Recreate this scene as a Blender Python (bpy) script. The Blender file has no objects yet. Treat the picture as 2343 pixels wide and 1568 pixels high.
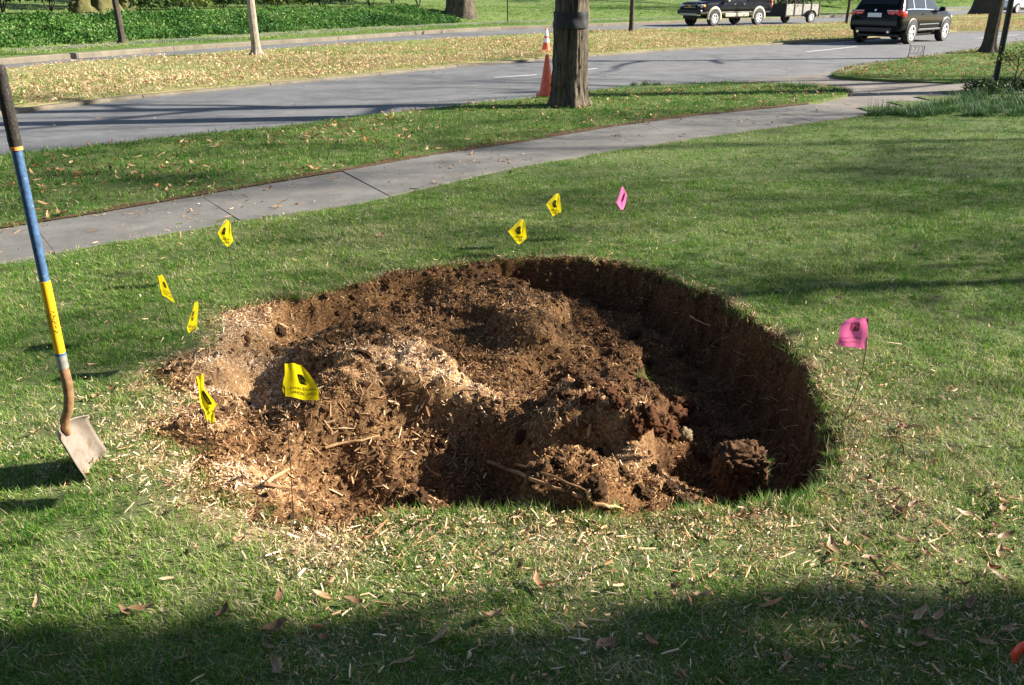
import bpy, bmesh, math, random
import numpy as np
from mathutils import Vector, Matrix, Quaternion, Euler, noise as mnoise

random.seed(7)
RNG = np.random.default_rng(7)
SC = bpy.context.scene
COL = SC.collection

# ---------------------------------------------------------------- camera, sky, sun, exposure
F, CX, CY = 2000.0, 1171.0, 784.0          # focal length and centre, in pixels of a 2342 px wide view
CAM_H, PITCH = 1.74, math.radians(21.9)
SUN_AZ, SUN_EL = math.radians(8.0), math.radians(27.0)   # azimuth measured from +X towards +Y

cam_data = bpy.data.cameras.new('camera')
cam = bpy.data.objects.new('camera', cam_data); COL.objects.link(cam)
cam_data.sensor_width = 36.0
cam_data.lens = 36.0 * F / 2342.0
cam_data.clip_start, cam_data.clip_end = 0.05, 2000.0
cam.location = (0, 0, CAM_H)
cam.rotation_euler = (math.pi / 2 - PITCH, 0, 0)
SC.camera = cam

world = bpy.data.worlds.new('World'); SC.world = world; world.use_nodes = True
wn = world.node_tree
bg = wn.nodes.get('Background') or wn.nodes.new('ShaderNodeBackground')
sky = wn.nodes.new('ShaderNodeTexSky'); sky.sky_type = 'NISHITA'; sky.sun_disc = False
sky.sun_elevation = SUN_EL; sky.sun_rotation = math.pi / 2 - SUN_AZ
sky.air_density = 1.0; sky.dust_density = 0.6; sky.ozone_density = 1.2
wn.links.new(sky.outputs[0], bg.inputs[0]); bg.inputs[1].default_value = 0.05

SUN_DIR = Vector((math.cos(SUN_AZ) * math.cos(SUN_EL), math.sin(SUN_AZ) * math.cos(SUN_EL), math.sin(SUN_EL)))
sun_data = bpy.data.lights.new('sun', 'SUN')
sun_data.energy = 5.0; sun_data.angle = math.radians(0.55); sun_data.color = (1.0, 0.93, 0.81)
sun = bpy.data.objects.new('sun', sun_data); COL.objects.link(sun)
sun.rotation_euler = SUN_DIR.to_track_quat('Z', 'Y').to_euler(); sun.location = (30, 5, 20)

SC.view_settings.view_transform = 'Standard'; SC.view_settings.look = 'None'
SC.view_settings.exposure = 1.9; SC.view_settings.gamma = 1.0
SC.view_settings.use_curve_mapping = False
SC.render.engine = 'CYCLES'
SC.cycles.max_bounces = 6; SC.cycles.transparent_max_bounces = 6

# ---------------------------------------------------------------- pixel <-> world helpers
CT, ST = math.cos(PITCH), math.sin(PITCH)
def ray(px, py):
    a, b = (px - CX) / F, (CY - py) / F
    return Vector((a, CT + b * ST, -ST + b * CT))
def P(px, py, z=0.0):
    d = ray(px, py); t = (z - CAM_H) / d.z
    return Vector((d.x * t, d.y * t, z))
def PY(px, py, Y):
    d = ray(px, py); t = Y / d.y
    return Vector((d.x * t, Y, CAM_H + d.z * t))
def proj(X, Y, Z):
    X, Y, Z = np.asarray(X, float), np.asarray(Y, float), np.asarray(Z, float)
    zc = Y * CT + (CAM_H - Z) * ST
    up = Y * ST + (Z - CAM_H) * CT
    zc = np.where(zc < 0.05, 0.05, zc)
    return CX + F * X / zc, CY - F * up / zc, zc
def inpoly(px, py, poly):
    px, py = np.asarray(px), np.asarray(py)
    r = np.zeros(px.shape, bool); n = len(poly)
    for i in range(n):
        x0, y0 = poly[i]; x1, y1 = poly[(i + 1) % n]
        if y0 == y1: continue
        c = ((y0 > py) != (y1 > py)) & (px < (x1 - x0) * (py - y0) / (y1 - y0) + x0)
        r ^= c
    return r

def _hash(ix, iy, seed):
    v = np.sin(ix * 127.1 + iy * 311.7 + seed * 74.7) * 43758.5453
    return v - np.floor(v)
def vnoise(x, y, seed=0):
    ix, iy = np.floor(x), np.floor(y); fx, fy = x - ix, y - iy
    fx = fx * fx * (3 - 2 * fx); fy = fy * fy * (3 - 2 * fy)
    a = _hash(ix, iy, seed); b = _hash(ix + 1, iy, seed); c = _hash(ix, iy + 1, seed); d = _hash(ix + 1, iy + 1, seed)
    return (a + (b - a) * fx) * (1 - fy) + (c + (d - c) * fx) * fy
def fbm(x, y, scale, octv=4, seed=0, gain=0.5):
    x, y = np.asarray(x, float) * scale, np.asarray(y, float) * scale
    s = np.zeros(np.shape(x)); a = 1.0; tot = 0
    for o in range(octv):
        s = s + a * vnoise(x + o * 17.3, y - o * 9.1, seed + o); tot += a; a *= gain
        x, y = x * 2.03, y * 2.03
    return s / tot
def sstep(t):
    t = np.clip(t, 0, 1); return t * t * (3 - 2 * t)

# ---------------------------------------------------------------- materials
def newmat(name):
    m = bpy.data.materials.new(name); m.use_nodes = True
    nt = m.node_tree; b = nt.nodes.get('Principled BSDF')
    return m, nt, b
def ramp(nt, fac, stops):
    r = nt.nodes.new('ShaderNodeValToRGB')
    while len(r.color_ramp.elements) < len(stops): r.color_ramp.elements.new(0.5)
    for e, (p, c) in zip(r.color_ramp.elements, stops):
        e.position = p; e.color = (c[0], c[1], c[2], 1)
    nt.links.new(fac, r.inputs[0]); return r.outputs[0]
def noise(nt, scale, detail=4, rough=0.6, vec=None):
    n = nt.nodes.new('ShaderNodeTexNoise'); n.inputs['Scale'].default_value = scale
    n.inputs['Detail'].default_value = detail; n.inputs['Roughness'].default_value = rough
    if vec is not None: nt.links.new(vec, n.inputs['Vector'])
    return n.outputs['Fac']
def coords(nt, which='Object', scale=None):
    t = nt.nodes.new('ShaderNodeTexCoord')
    if scale is None: return t.outputs[which]
    mp = nt.nodes.new('ShaderNodeMapping'); mp.inputs['Scale'].default_value = scale
    nt.links.new(t.outputs[which], mp.inputs[0]); return mp.outputs[0]
def mixc(nt, fac, a, b, mode='MIX'):
    m = nt.nodes.new('ShaderNodeMix'); m.data_type = 'RGBA'; m.blend_type = mode
    for s, v in ((0, fac), (6, a), (7, b)):
        if isinstance(v, (int, float)): m.inputs[s].default_value = v
        elif isinstance(v, tuple): m.inputs[s].default_value = (v[0], v[1], v[2], 1)
        else: nt.links.new(v, m.inputs[s])
    return m.outputs[2]
def math_(nt, op, a, b=0.0, clamp=False):
    m = nt.nodes.new('ShaderNodeMath'); m.operation = op; m.use_clamp = clamp
    for i, v in enumerate((a, b)):
        if isinstance(v, (int, float)): m.inputs[i].default_value = v
        else: nt.links.new(v, m.inputs[i])
    return m.outputs[0]
def attr(nt, name, typ='GEOMETRY'):
    a = nt.nodes.new('ShaderNodeAttribute'); a.attribute_name = name; a.attribute_type = typ
    return a.outputs['Fac']
def bump(nt, b, h, strength=0.5, dist=0.02):
    n = nt.nodes.new('ShaderNodeBump'); n.inputs['Strength'].default_value = strength
    n.inputs['Distance'].default_value = dist
    nt.links.new(h, n.inputs['Height']); nt.links.new(n.outputs[0], b.inputs['Normal'])
def plain(name, col, rough=0.6, metal=0.0, var=0.25, scale=30, spec=0.5, coat=0.0, bmp=0.0):
    m, nt, b = newmat(name)
    f = noise(nt, scale, 5, vec=coords(nt))
    lo = tuple(c * (1 - var) for c in col); hi = tuple(min(1, c * (1 + var)) for c in col)
    nt.links.new(ramp(nt, f, [(0.3, lo), (0.7, hi)]), b.inputs['Base Color'])
    b.inputs['Roughness'].default_value = rough; b.inputs['Metallic'].default_value = metal
    b.inputs['Specular IOR Level'].default_value = spec; b.inputs['Coat Weight'].default_value = coat
    b.inputs['Coat Roughness'].default_value = 0.04
    if bmp: bump(nt, b, f, bmp, 0.01)
    return m
def leafmat(name, tone_out_fn, rough=0.55, trans=0.35, spec=0.3):
    """two-sided foliage: principled mixed with a translucent share"""
    m, nt, b = newmat(name)
    c = tone_out_fn(nt)
    nt.links.new(c, b.inputs['Base Color']); b.inputs['Roughness'].default_value = rough
    b.inputs['Specular IOR Level'].default_value = spec
    t = nt.nodes.new('ShaderNodeBsdfTranslucent'); nt.links.new(c, t.inputs[0])
    mx = nt.nodes.new('ShaderNodeMixShader'); mx.inputs[0].default_value = trans
    nt.links.new(b.outputs[0], mx.inputs[1]); nt.links.new(t.outputs[0], mx.inputs[2])
    nt.links.new(mx.outputs[0], nt.nodes['Material Output'].inputs[0])
    return m

GREENS = [(0.0, (0.030, 0.095, 0.014)), (0.33, (0.080, 0.20, 0.022)), (0.58, (0.20, 0.32, 0.05)),
          (0.66, (0.30, 0.33, 0.11)), (0.76, (0.48, 0.41, 0.23)), (1.0, (0.66, 0.57, 0.39))]
def grass_tone(nt):
    return ramp(nt, math_(nt, 'ADD', attr(nt, 'tone'), attr(nt, 'dry', 'INSTANCER'), True), GREENS)
M_GRASS = leafmat('grass_blade', grass_tone, 0.6, 0.4, 0.12)
LEAFS = [(0.0, (0.10, 0.045, 0.02)), (0.35, (0.26, 0.13, 0.06)), (0.6, (0.42, 0.26, 0.14)), (0.85, (0.58, 0.42, 0.25)), (1.0, (0.45, 0.13, 0.03))]
def leaf_inst(nt): return ramp(nt, attr(nt, 'tone', 'INSTANCER'), LEAFS)
M_LITTER = leafmat('leaf_litter', leaf_inst, 0.6, 0.2)
def leaf_obj(nt):
    oi = nt.nodes.new('ShaderNodeObjectInfo')
    c = ramp(nt, oi.outputs['Random'], [(0.0, (0.13, 0.06, 0.028)), (0.35, (0.26, 0.14, 0.07)), (0.65, (0.38, 0.24, 0.13)), (0.9, (0.48, 0.34, 0.2)), (1.0, (0.36, 0.10, 0.02))])
    return mixc(nt, 0.35, c, ramp(nt, noise(nt, 60, 3, vec=coords(nt)), [(0.35, (0.12, 0.06, 0.03)), (0.65, (0.5, 0.36, 0.22))]))
M_LEAF = leafmat('fallen_leaf', leaf_obj, 0.55, 0.15)
CHIP = [(0.0, (0.075, 0.040, 0.018)), (0.35, (0.19, 0.10, 0.043)), (0.62, (0.40, 0.23, 0.108)), (0.82, (0.60, 0.40, 0.23)), (1.0, (0.78, 0.62, 0.45))]
def chip_mat():
    m, nt, b = newmat('wood_chip')
    t = math_(nt, 'ADD', attr(nt, 'tone', 'INSTANCER'), math_(nt, 'MULTIPLY', math_(nt, 'SUBTRACT', noise(nt, 120, 3, vec=coords(nt, 'Object', (1, 6, 6))), 0.5), 0.35), True)
    nt.links.new(ramp(nt, t, CHIP), b.inputs['Base Color'])
    b.inputs['Roughness'].default_value = 0.85; b.inputs['Specular IOR Level'].default_value = 0.15
    return m
M_CHIP = chip_mat()
def chip_obj(nt_name, stops):
    m, nt, b = newmat(nt_name)
    oi = nt.nodes.new('ShaderNodeObjectInfo')
    t = math_(nt, 'ADD', oi.outputs['Random'], math_(nt, 'MULTIPLY', math_(nt, 'SUBTRACT', noise(nt, 90, 4, vec=coords(nt, 'Object', (1, 7, 7))), 0.5), 0.6), True)
    nt.links.new(ramp(nt, t, stops), b.inputs['Base Color'])
    b.inputs['Roughness'].default_value = 0.85; b.inputs['Specular IOR Level'].default_value = 0.15
    return m
M_CHIPO = chip_obj('wood_splinter', [(0.0, (0.13, 0.065, 0.03)), (0.4, (0.30, 0.165, 0.08)), (0.75, (0.52, 0.33, 0.18)), (1.0, (0.72, 0.54, 0.35))])

def soil_mat():
    m, nt, b = newmat('pit_soil')
    v = coords(nt)
    n1 = noise(nt, 9, 6, 0.65, v); n2 = noise(nt, 70, 5, 0.7, v); n3 = noise(nt, 260, 2, 0.6, v)
    dark = ramp(nt, n2, [(0.3, (0.028, 0.014, 0.0055)), (0.5, (0.085, 0.042, 0.015)), (0.7, (0.18, 0.093, 0.035))])
    red = ramp(nt, n1, [(0.5, (0.05, 0.024, 0.011)), (0.68, (0.12, 0.044, 0.018))])
    brown = mixc(nt, 0.4, dark, red)
    sp = nt.nodes.new('ShaderNodeSeparateXYZ'); nt.links.new(v, sp.inputs[0])
    zz = math_(nt, 'ADD', sp.outputs[2], math_(nt, 'MULTIPLY', math_(nt, 'SUBTRACT', n1, .5), .18))
    sub_ = math_(nt, 'MULTIPLY', math_(nt, 'LESS_THAN', zz, -.16), .45)          # redder subsoil below the dark topsoil
    brown = mixc(nt, sub_, brown, mixc(nt, n2, (0.026, 0.011, 0.006), (0.09, 0.036, 0.016)))
    fresh = ramp(nt, n2, [(0.3, (0.30, 0.165, 0.075)), (0.55, (0.50, 0.31, 0.15)), (0.75, (0.68, 0.47, 0.27))])
    fac = math_(nt, 'MULTIPLY', math_(nt, 'ADD', math_(nt, 'MULTIPLY', attr(nt, 'fresh'), .8), math_(nt, 'MULTIPLY', math_(nt, 'SUBTRACT', n2, 0.5), 1.2)), .75, True)
    c = mixc(nt, fac, brown, fresh)
    speck = math_(nt, 'GREATER_THAN', n3, 0.68)
    c = mixc(nt, math_(nt, 'MULTIPLY', speck, 0.3), c, (0.5, 0.34, 0.19))
    nt.links.new(c, b.inputs['Base Color']); b.inputs['Roughness'].default_value = 0.95
    b.inputs['Specular IOR Level'].default_value = 0.1
    bump(nt, b, math_(nt, 'ADD', n2, math_(nt, 'MULTIPLY', n3, 0.5)), 0.6, 0.006)
    return m
M_SOIL = soil_mat()
def lawn_mat(name, base, dryc, s=1.0, straw=0.5, dust=False):
    m, nt, b = newmat(name)
    v = coords(nt)
    n1 = noise(nt, 1.3 * s, 4, 0.6, v); n2 = noise(nt, 55 * s, 4, 0.75, v); n3 = noise(nt, 210 * s, 2, 0.7, coords(nt, 'Object', (1, 1.6, 1)))
    g = ramp(nt, n2, [(0.3, tuple(c * 0.45 for c in base)), (0.5, base), (0.72, tuple(c * 1.7 for c in base))])
    d = ramp(nt, n3, [(0.35, tuple(c * 0.5 for c in dryc)), (0.6, dryc)])
    f = math_(nt, 'MULTIPLY', math_(nt, 'ADD', math_(nt, 'MULTIPLY', n1, 0.8), math_(nt, 'SUBTRACT', n3, 0.45)), straw * 1.6, True)
    c = mixc(nt, f, g, d)
    if dust:
        saw = ramp(nt, n3, [(0.35, (0.20, 0.12, 0.06)), (0.6, (0.50, 0.36, 0.21))])
        c = mixc(nt, math_(nt, 'MULTIPLY', attr(nt, 'dust'), math_(nt, 'ADD', n2, .5), True), c, saw)
    nt.links.new(c, b.inputs['Base Color'])
    b.inputs['Roughness'].default_value = 0.95; b.inputs['Specular IOR Level'].default_value = 0.1
    bump(nt, b, n2, 0.4, 0.008)
    return m
M_LAWN = lawn_mat('lawn_thatch', (0.042, 0.085, 0.020), (0.22, 0.19, 0.10), 1.0, 0.45, True)
M_VERGE = lawn_mat('verge_thatch', (0.058, 0.115, 0.026), (0.24, 0.18, 0.095), 0.7, 0.45)
M_MEDIAN = lawn_mat('median_thatch', (0.12, 0.145, 0.04), (0.40, 0.30, 0.16), 0.5, 0.75)
M_FARLAWN = lawn_mat('far_lawn', (0.085, 0.145, 0.035), (0.20, 0.19, 0.08), 0.3, 0.35)
M_BANK = lawn_mat('ivy_soil', (0.02, 0.04, 0.014), (0.08, 0.06, 0.035), 0.5, 0.3)
def concrete_mat(name, col, dark):
    m, nt, b = newmat(name)
    v = coords(nt)
    n1 = noise(nt, 1.2, 5, 0.6, v); n2 = noise(nt, 45, 4, 0.7, v); n3 = noise(nt, 300, 2, 0.6, v)
    n4 = noise(nt, 5, 6, 0.7, v)
    c = ramp(nt, math_(nt, 'ADD', math_(nt, 'MULTIPLY', n1, 0.4), math_(nt, 'ADD', math_(nt, 'MULTIPLY', n2, 0.25), math_(nt, 'MULTIPLY', n4, .35))), [(0.38, dark), (0.6, col)])
    c = mixc(nt, math_(nt, 'MULTIPLY', math_(nt, 'GREATER_THAN', n3, 0.62), 0.35), c, tuple(x * 0.5 for x in col))
    c = mixc(nt, math_(nt, 'MULTIPLY', math_(nt, 'LESS_THAN', n3, 0.36), 0.3), c, tuple(min(1, x * 1.7) for x in col))
    nt.links.new(c, b.inputs['Base Color']); b.inputs['Roughness'].default_value = 0.9
    b.inputs['Specular IOR Level'].default_value = 0.25
    bump(nt, b, n3, 0.35, 0.006)
    return m
M_WALK = concrete_mat('walk_concrete', (0.175, 0.166, 0.152), (0.092, 0.088, 0.081))
M_KERB = concrete_mat('kerb_concrete', (0.17, 0.148, 0.112), (0.085, 0.07, 0.05))
M_DRIVE = concrete_mat('drive_concrete', (0.20, 0.175, 0.15), (0.11, 0.097, 0.085))
M_ROAD = concrete_mat('asphalt', (0.15, 0.15, 0.152), (0.082, 0.084, 0.09))
M_DIRT = plain('edge_dirt', (0.09, 0.055, 0.03), 0.95, var=0.5, scale=60, spec=0.1, bmp=0.6)
M_PAINT = plain('road_paint', (0.42, 0.42, 0.41), 0.7, var=0.2, scale=20)
def bark_mat(name, lo, hi, zs=0.18):
    m, nt, b = newmat(name)
    v = coords(nt, 'Object', (1, 1, zs))
    n1 = noise(nt, 22, 6, 0.7, v); n2 = noise(nt, 4, 3, 0.5, coords(nt))
    h = math_(nt, 'ADD', math_(nt, 'MULTIPLY', n1, 0.8), math_(nt, 'MULTIPLY', n2, 0.2))
    nt.links.new(ramp(nt, h, [(0.36, lo), (0.52, tuple((a + c) / 2 for a, c in zip(lo, hi))), (0.66, hi)]), b.inputs['Base Color'])
    b.inputs['Roughness'].default_value = 0.95; b.inputs['Specular IOR Level'].default_value = 0.1
    bump(nt, b, n1, .5, 0.012)
    return m
M_BARK = bark_mat('oak_bark', (0.02, 0.016, 0.012), (0.15, 0.125, 0.092), .12)
M_BARK_Y = bark_mat('young_bark', (0.16, 0.13, 0.10), (0.40, 0.35, 0.28), 0.3)
M_BARK_D = bark_mat('dark_bark', (0.026, 0.022, 0.018), (0.095, 0.08, 0.064), 0.3)
def foliage(name, stops, trans=0.35):
    def f(nt):
        oi = math_(nt, 'ADD', attr(nt, 'tone'), attr(nt, 'shift', 'INSTANCER'), True)
        return ramp(nt, oi, stops)
    return leafmat(name, f, 0.55, trans, 0.2)
M_IVY = foliage('ivy_leaf', [(0, (0.018, 0.06, 0.014)), (0.45, (0.055, 0.15, 0.028)), (0.8, (0.12, 0.24, 0.05)), (1, (0.26, 0.31, 0.12))], 0.3)
M_SHRUB = foliage('shrub_leaf', [(0, (0.015, 0.036, 0.012)), (0.5, (0.035, 0.07, 0.02)), (1, (0.085, 0.125, 0.035))], 0.3)
M_SHRUB_Y = foliage('bright_shrub_leaf', [(0, (0.05, 0.085, 0.02)), (0.5, (0.10, 0.15, 0.035)), (1, (0.2, 0.22, 0.06))], 0.4)
M_AUTUMN = foliage('autumn_leaf', [(0, (0.10, 0.06, 0.02)), (0.5, (0.20, 0.13, 0.04)), (1, (0.28, 0.21, 0.07))], 0.45)
M_LIRI = foliage('liriope_blade', [(0, (0.014, 0.045, 0.012)), (0.5, (0.035, 0.10, 0.026)), (0.85, (0.075, 0.16, 0.045)), (1, (0.18, 0.22, 0.09))], 0.2)

# ---------------------------------------------------------------- object helpers
def mesh(name, verts, faces, mats=None, smooth=False, midx=None):
    me = bpy.data.meshes.new(name)
    me.from_pydata([tuple(map(float, v)) for v in verts], [], [tuple(map(int, f)) for f in faces])
    for m in (mats if isinstance(mats, (list, tuple)) else [mats] if mats else []): me.materials.append(m)
    if midx is not None: me.polygons.foreach_set('material_index', np.asarray(midx, np.int32))
    if smooth: me.polygons.foreach_set('use_smooth', np.ones(len(me.polygons), bool))
    me.update(); return me
def link(name, me, parent=None, loc=None, rot=None, scl=None):
    o = bpy.data.objects.new(name, me); COL.objects.link(o)
    if parent is not None: o.parent = parent
    if loc is not None: o.location = loc
    if rot is not None: o.rotation_euler = rot
    if scl is not None: o.scale = scl if hasattr(scl, '__len__') else (scl,) * 3
    return o
def tag(o, label=None, cat=None, group=None, kind=None):
    if label: o['label'] = label
    if cat: o['category'] = cat
    if group: o['group'] = group
    if kind: o['kind'] = kind
    return o
def empty(name, loc=(0, 0, 0), rz=0.0):
    o = bpy.data.objects.new(name, None); COL.objects.link(o)
    o.location = loc; o.rotation_euler = (0, 0, rz); o.empty_display_size = 0.1
    return o
def fattr(me, name, vals, dom='POINT'):
    a = me.attributes.new(name, 'FLOAT', dom); a.data.foreach_set('value', np.asarray(vals, np.float32)); return a

class MB:
    """collects simple shapes into one mesh"""
    def __init__(s): s.v, s.f, s.m = [], [], []
    def add(s, vs, fs, mi=0):
        o = len(s.v); s.v += [tuple(v) for v in vs]; s.f += [tuple(i + o for i in f) for f in fs]; s.m += [mi] * len(fs); return s
    def box(s, c, d, mi=0, R=None, bev=0.0):
        x, y, z = d[0] / 2, d[1] / 2, d[2] / 2
        if bev <= 0:
            vs = [Vector((i * x, j * y, k * z)) for i in (-1, 1) for j in (-1, 1) for k in (-1, 1)]
            fs = [(0, 1, 3, 2), (4, 6, 7, 5), (0, 4, 5, 1), (2, 3, 7, 6), (0, 2, 6, 4), (1, 5, 7, 3)]
        else:
            bm = bmesh.new(); bmesh.ops.create_cube(bm, size=1.0)
            for v in bm.verts: v.co = Vector((v.co.x * d[0], v.co.y * d[1], v.co.z * d[2]))
            bmesh.ops.bevel(bm, geom=bm.edges[:], offset=bev, segments=2, affect='EDGES', profile=0.5)
            bm.verts.index_update(); vs = [v.co.copy() for v in bm.verts]; fs = [tuple(v.index for v in f.verts) for f in bm.faces]; bm.free()
        if R is not None: vs = [R @ v for v in vs]
        c = Vector(c); return s.add([v + c for v in vs], fs, mi)
    def tube(s, pts, rad, n=8, mi=0, caps=True):
        pts = [Vector(p) for p in pts]; k = len(pts)
        rad = [rad] * k if not hasattr(rad, '__len__') else rad
        vs, fs = [], []; up = None
        for i, p in enumerate(pts):
            t = (pts[min(i + 1, k - 1)] - pts[max(i - 1, 0)]).normalized()
            if up is None:
                up = Vector((0, 0, 1)) if abs(t.z) < 0.9 else Vector((1, 0, 0))
            a = t.cross(up).normalized(); b = a.cross(t).normalized(); up = b
            for j in range(n):
                an = 2 * math.pi * j / n
                vs.append(p + (a * math.cos(an) + b * math.sin(an)) * rad[i])
        for i in range(k - 1):
            for j in range(n):
                j2 = (j + 1) % n
                fs.append((i * n + j, i * n + j2, (i + 1) * n + j2, (i + 1) * n + j))
        if caps: fs += [tuple(range(n))[::-1], tuple((k - 1) * n + j for j in range(n))]
        return s.add(vs, fs, mi)
    def lathe(s, prof, n=20, mi=0, M=None):
        vs, fs = [], []
        for (r, z) in prof:
            for j in range(n):
                a = 2 * math.pi * j / n; v = Vector((r * math.cos(a), r * math.sin(a), z)); vs.append(M @ v if M else v)
        for i in range(len(prof) - 1):
            for j in range(n):
                j2 = (j + 1) % n; fs.append((i * n + j, i * n + j2, (i + 1) * n + j2, (i + 1) * n + j))
        return s.add(vs, fs, mi)
    def obj(s, name, mats, parent=None, smooth=False, **k):
        me = mesh(name, s.v, s.f, mats, smooth, s.m)
        if smooth: me.set_sharp_from_angle(angle=math.radians(40))
        return link(name, me, parent, **k)

def scatter(name, sources, pts, rot, scl, idx, attrs, kind_label):
    """one object of instances of plain mesh data on given points (geometry nodes)"""
    n = len(pts)
    me = bpy.data.meshes.new(name); me.vertices.add(n)
    me.vertices.foreach_set('co', np.asarray(pts, np.float32).ravel())
    a = me.attributes.new('rot', 'FLOAT_VECTOR', 'POINT'); a.data.foreach_set('vector', np.asarray(rot, np.float32).ravel())
    scl = np.asarray(scl, np.float32)
    if scl.ndim == 1: scl = np.repeat(scl[:, None], 3, 1)
    a = me.attributes.new('scl', 'FLOAT_VECTOR', 'POINT'); a.data.foreach_set('vector', scl.ravel())
    a = me.attributes.new('idx', 'INT', 'POINT'); a.data.foreach_set('value', np.asarray(idx, np.int32))
    for k, v in attrs.items(): fattr(me, k, v)
    o = link(name, me)
    ng = bpy.data.node_groups.new(name, 'GeometryNodeTree')
    ng.interface.new_socket('Geometry', in_out='INPUT', socket_type='NodeSocketGeometry')
    ng.interface.new_socket('Geometry', in_out='OUTPUT', socket_type='NodeSocketGeometry')
    N, L = ng.nodes, ng.links
    gi, go = N.new('NodeGroupInput'), N.new('NodeGroupOutput')
    ip = N.new('GeometryNodeInstanceOnPoints'); ip.inputs['Pick Instance'].default_value = True
    L.new(gi.outputs[0], ip.inputs['Points'])
    g2i = N.new('GeometryNodeGeometryToInstance')
    for sm in reversed(sources):
        so = bpy.data.objects.new('source_' + sm.name, sm)
        oi = N.new('GeometryNodeObjectInfo'); oi.inputs['Object'].default_value = so
        L.new(oi.outputs['Geometry'], g2i.inputs[0])
    L.new(g2i.outputs[0], ip.inputs['Instance'])
    def na(nm, typ):
        q = N.new('GeometryNodeInputNamedAttribute'); q.data_type = typ; q.inputs['Name'].default_value = nm
        return q.outputs[0]
    L.new(na('idx', 'INT'), ip.inputs['Instance Index'])
    e2r = N.new('FunctionNodeEulerToRotation'); L.new(na('rot', 'FLOAT_VECTOR'), e2r.inputs[0])
    L.new(e2r.outputs[0], ip.inputs['Rotation']); L.new(na('scl', 'FLOAT_VECTOR'), ip.inputs['Scale'])
    L.new(ip.outputs[0], go.inputs[0])
    md = o.modifiers.new('scatter', 'NODES'); md.node_group = ng
    tag(o, kind_label, None, None, 'stuff')
    return o

# ================================================================ THE SETTING
Z_WALK, Z_VERGE, Z_ROAD, Z_MED, Z_FAR = 0.012, 0.02, -0.10, -0.035, 0.04
S_NEAR = [(-900, 772), (0, 605), (125, 580), (560, 505), (820, 468), (1000, 426), (1170, 386), (1400, 346), (1600, 316), (1900, 276), (2000, 262), (2100, 243), (2200, 222), (2342, 207), (3000, 165)]
S_FAR = [(-900, 670), (0, 520), (250, 480), (500, 436), (800, 386), (1000, 351), (1180, 325), (1400, 287), (1600, 262), (1850, 236), (1940, 214)]
R_NEAR = [(-900, 450), (0, 355), (200, 335), (420, 310), (640, 290), (860, 262), (1060, 240), (1240, 222), (1345, 208), (1482, 195), (1665, 188), (1780, 190), (1880, 196), (1940, 205)]
ISL_FAR = [(1904, 168), (1941, 152), (2069, 134), (2216, 114), (2342, 94), (3000, 60)]
ISL_NEAR = [(1915, 174), (1960, 178), (2079, 185), (2178, 189), (2290, 182), (2342, 178), (3000, 150)]
M_NEAR = [(-900, 362), (0, 251), (248, 221), (503, 198), (785, 173), (1050, 146), (1189, 136), (1344, 124), (1511, 112), (1768, 97), (1948, 88), (2187, 70), (2341, 66), (3000, 52)]
M_FARE = [(-900, 232), (0, 158), (235, 137), (436, 124), (785, 102), (1003, 90), (1266, 75), (1344, 71), (1482, 67), (1627, 63), (1731, 60), (1849, 55), (1948, 49), (2187, 35), (2341, 33), (3000, 29)]
F_NEAR = [(-900, 224), (0, 148), (369, 119), (785, 92), (1006, 76), (1160, 68), (1344, 62), (1511, 55), (1731, 47), (1948, 38), (2187, 24), (2341, 21), (3000, 17)]
W_NEAR = [(-900, 186), (0, 120), (403, 97), (785, 72), (1000, 62), (1173, 53), (1344, 50), (1511, 44), (1731, 38), (1948, 32), (2187, 19), (2341, 16), (3000, 13)]
W_FARE = [(-900, 179), (0, 114), (403, 89), (785, 66), (1000, 56), (1173, 48), (1344, 45), (1511, 40), (1731, 34), (1948, 28.5), (2187, 16), (2341, 13), (3000, 10)]
def yat(line, x): return np.interp(x, [p[0] for p in line], [p[1] for p in line])
def dense(line, step=40):
    out = []
    for (x0, y0), (x1, y1) in zip(line, line[1:]):
        n = max(1, int(abs(x1 - x0) / step))
        out += [(x0 + (x1 - x0) * i / n, y0 + (y1 - y0) * i / n) for i in range(n)]
    return out + [line[-1]]
def wpts(line, z): return [P(x, y, z) for x, y in line]

def sheet(name, top, skirt, mat_top, structure=True):
    """flat polygon (world points) with a skirt going down"""
    bm = bmesh.new()
    vs = [bm.verts.new(p) for p in top]
    f = bm.faces.new(vs)
    if f.normal.z < 0: bmesh.ops.reverse_faces(bm, faces=[f])
    if skirt:
        n = len(vs); lo = [bm.verts.new((v.co.x, v.co.y, v.co.z - skirt)) for v in vs]
        for i in range(n): bm.faces.new((vs[i], vs[(i + 1) % n], lo[(i + 1) % n], lo[i]))
    bmesh.ops.triangulate(bm, faces=[f])
    bmesh.ops.recalc_face_normals(bm, faces=bm.faces[:]) if skirt else None
    me = bpy.data.meshes.new(name); bm.to_mesh(me); bm.free(); me.materials.append(mat_top)
    o = link(name, me)
    if structure: tag(o, kind='structure')
    return o

# ground far below everything, out to the horizon
sheet('ground', [Vector((-900, -300, -0.6)), Vector((900, -300, -0.6)), Vector((900, 1500, -0.6)), Vector((-900, 1500, -0.6))], 0, M_FARLAWN)

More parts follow.
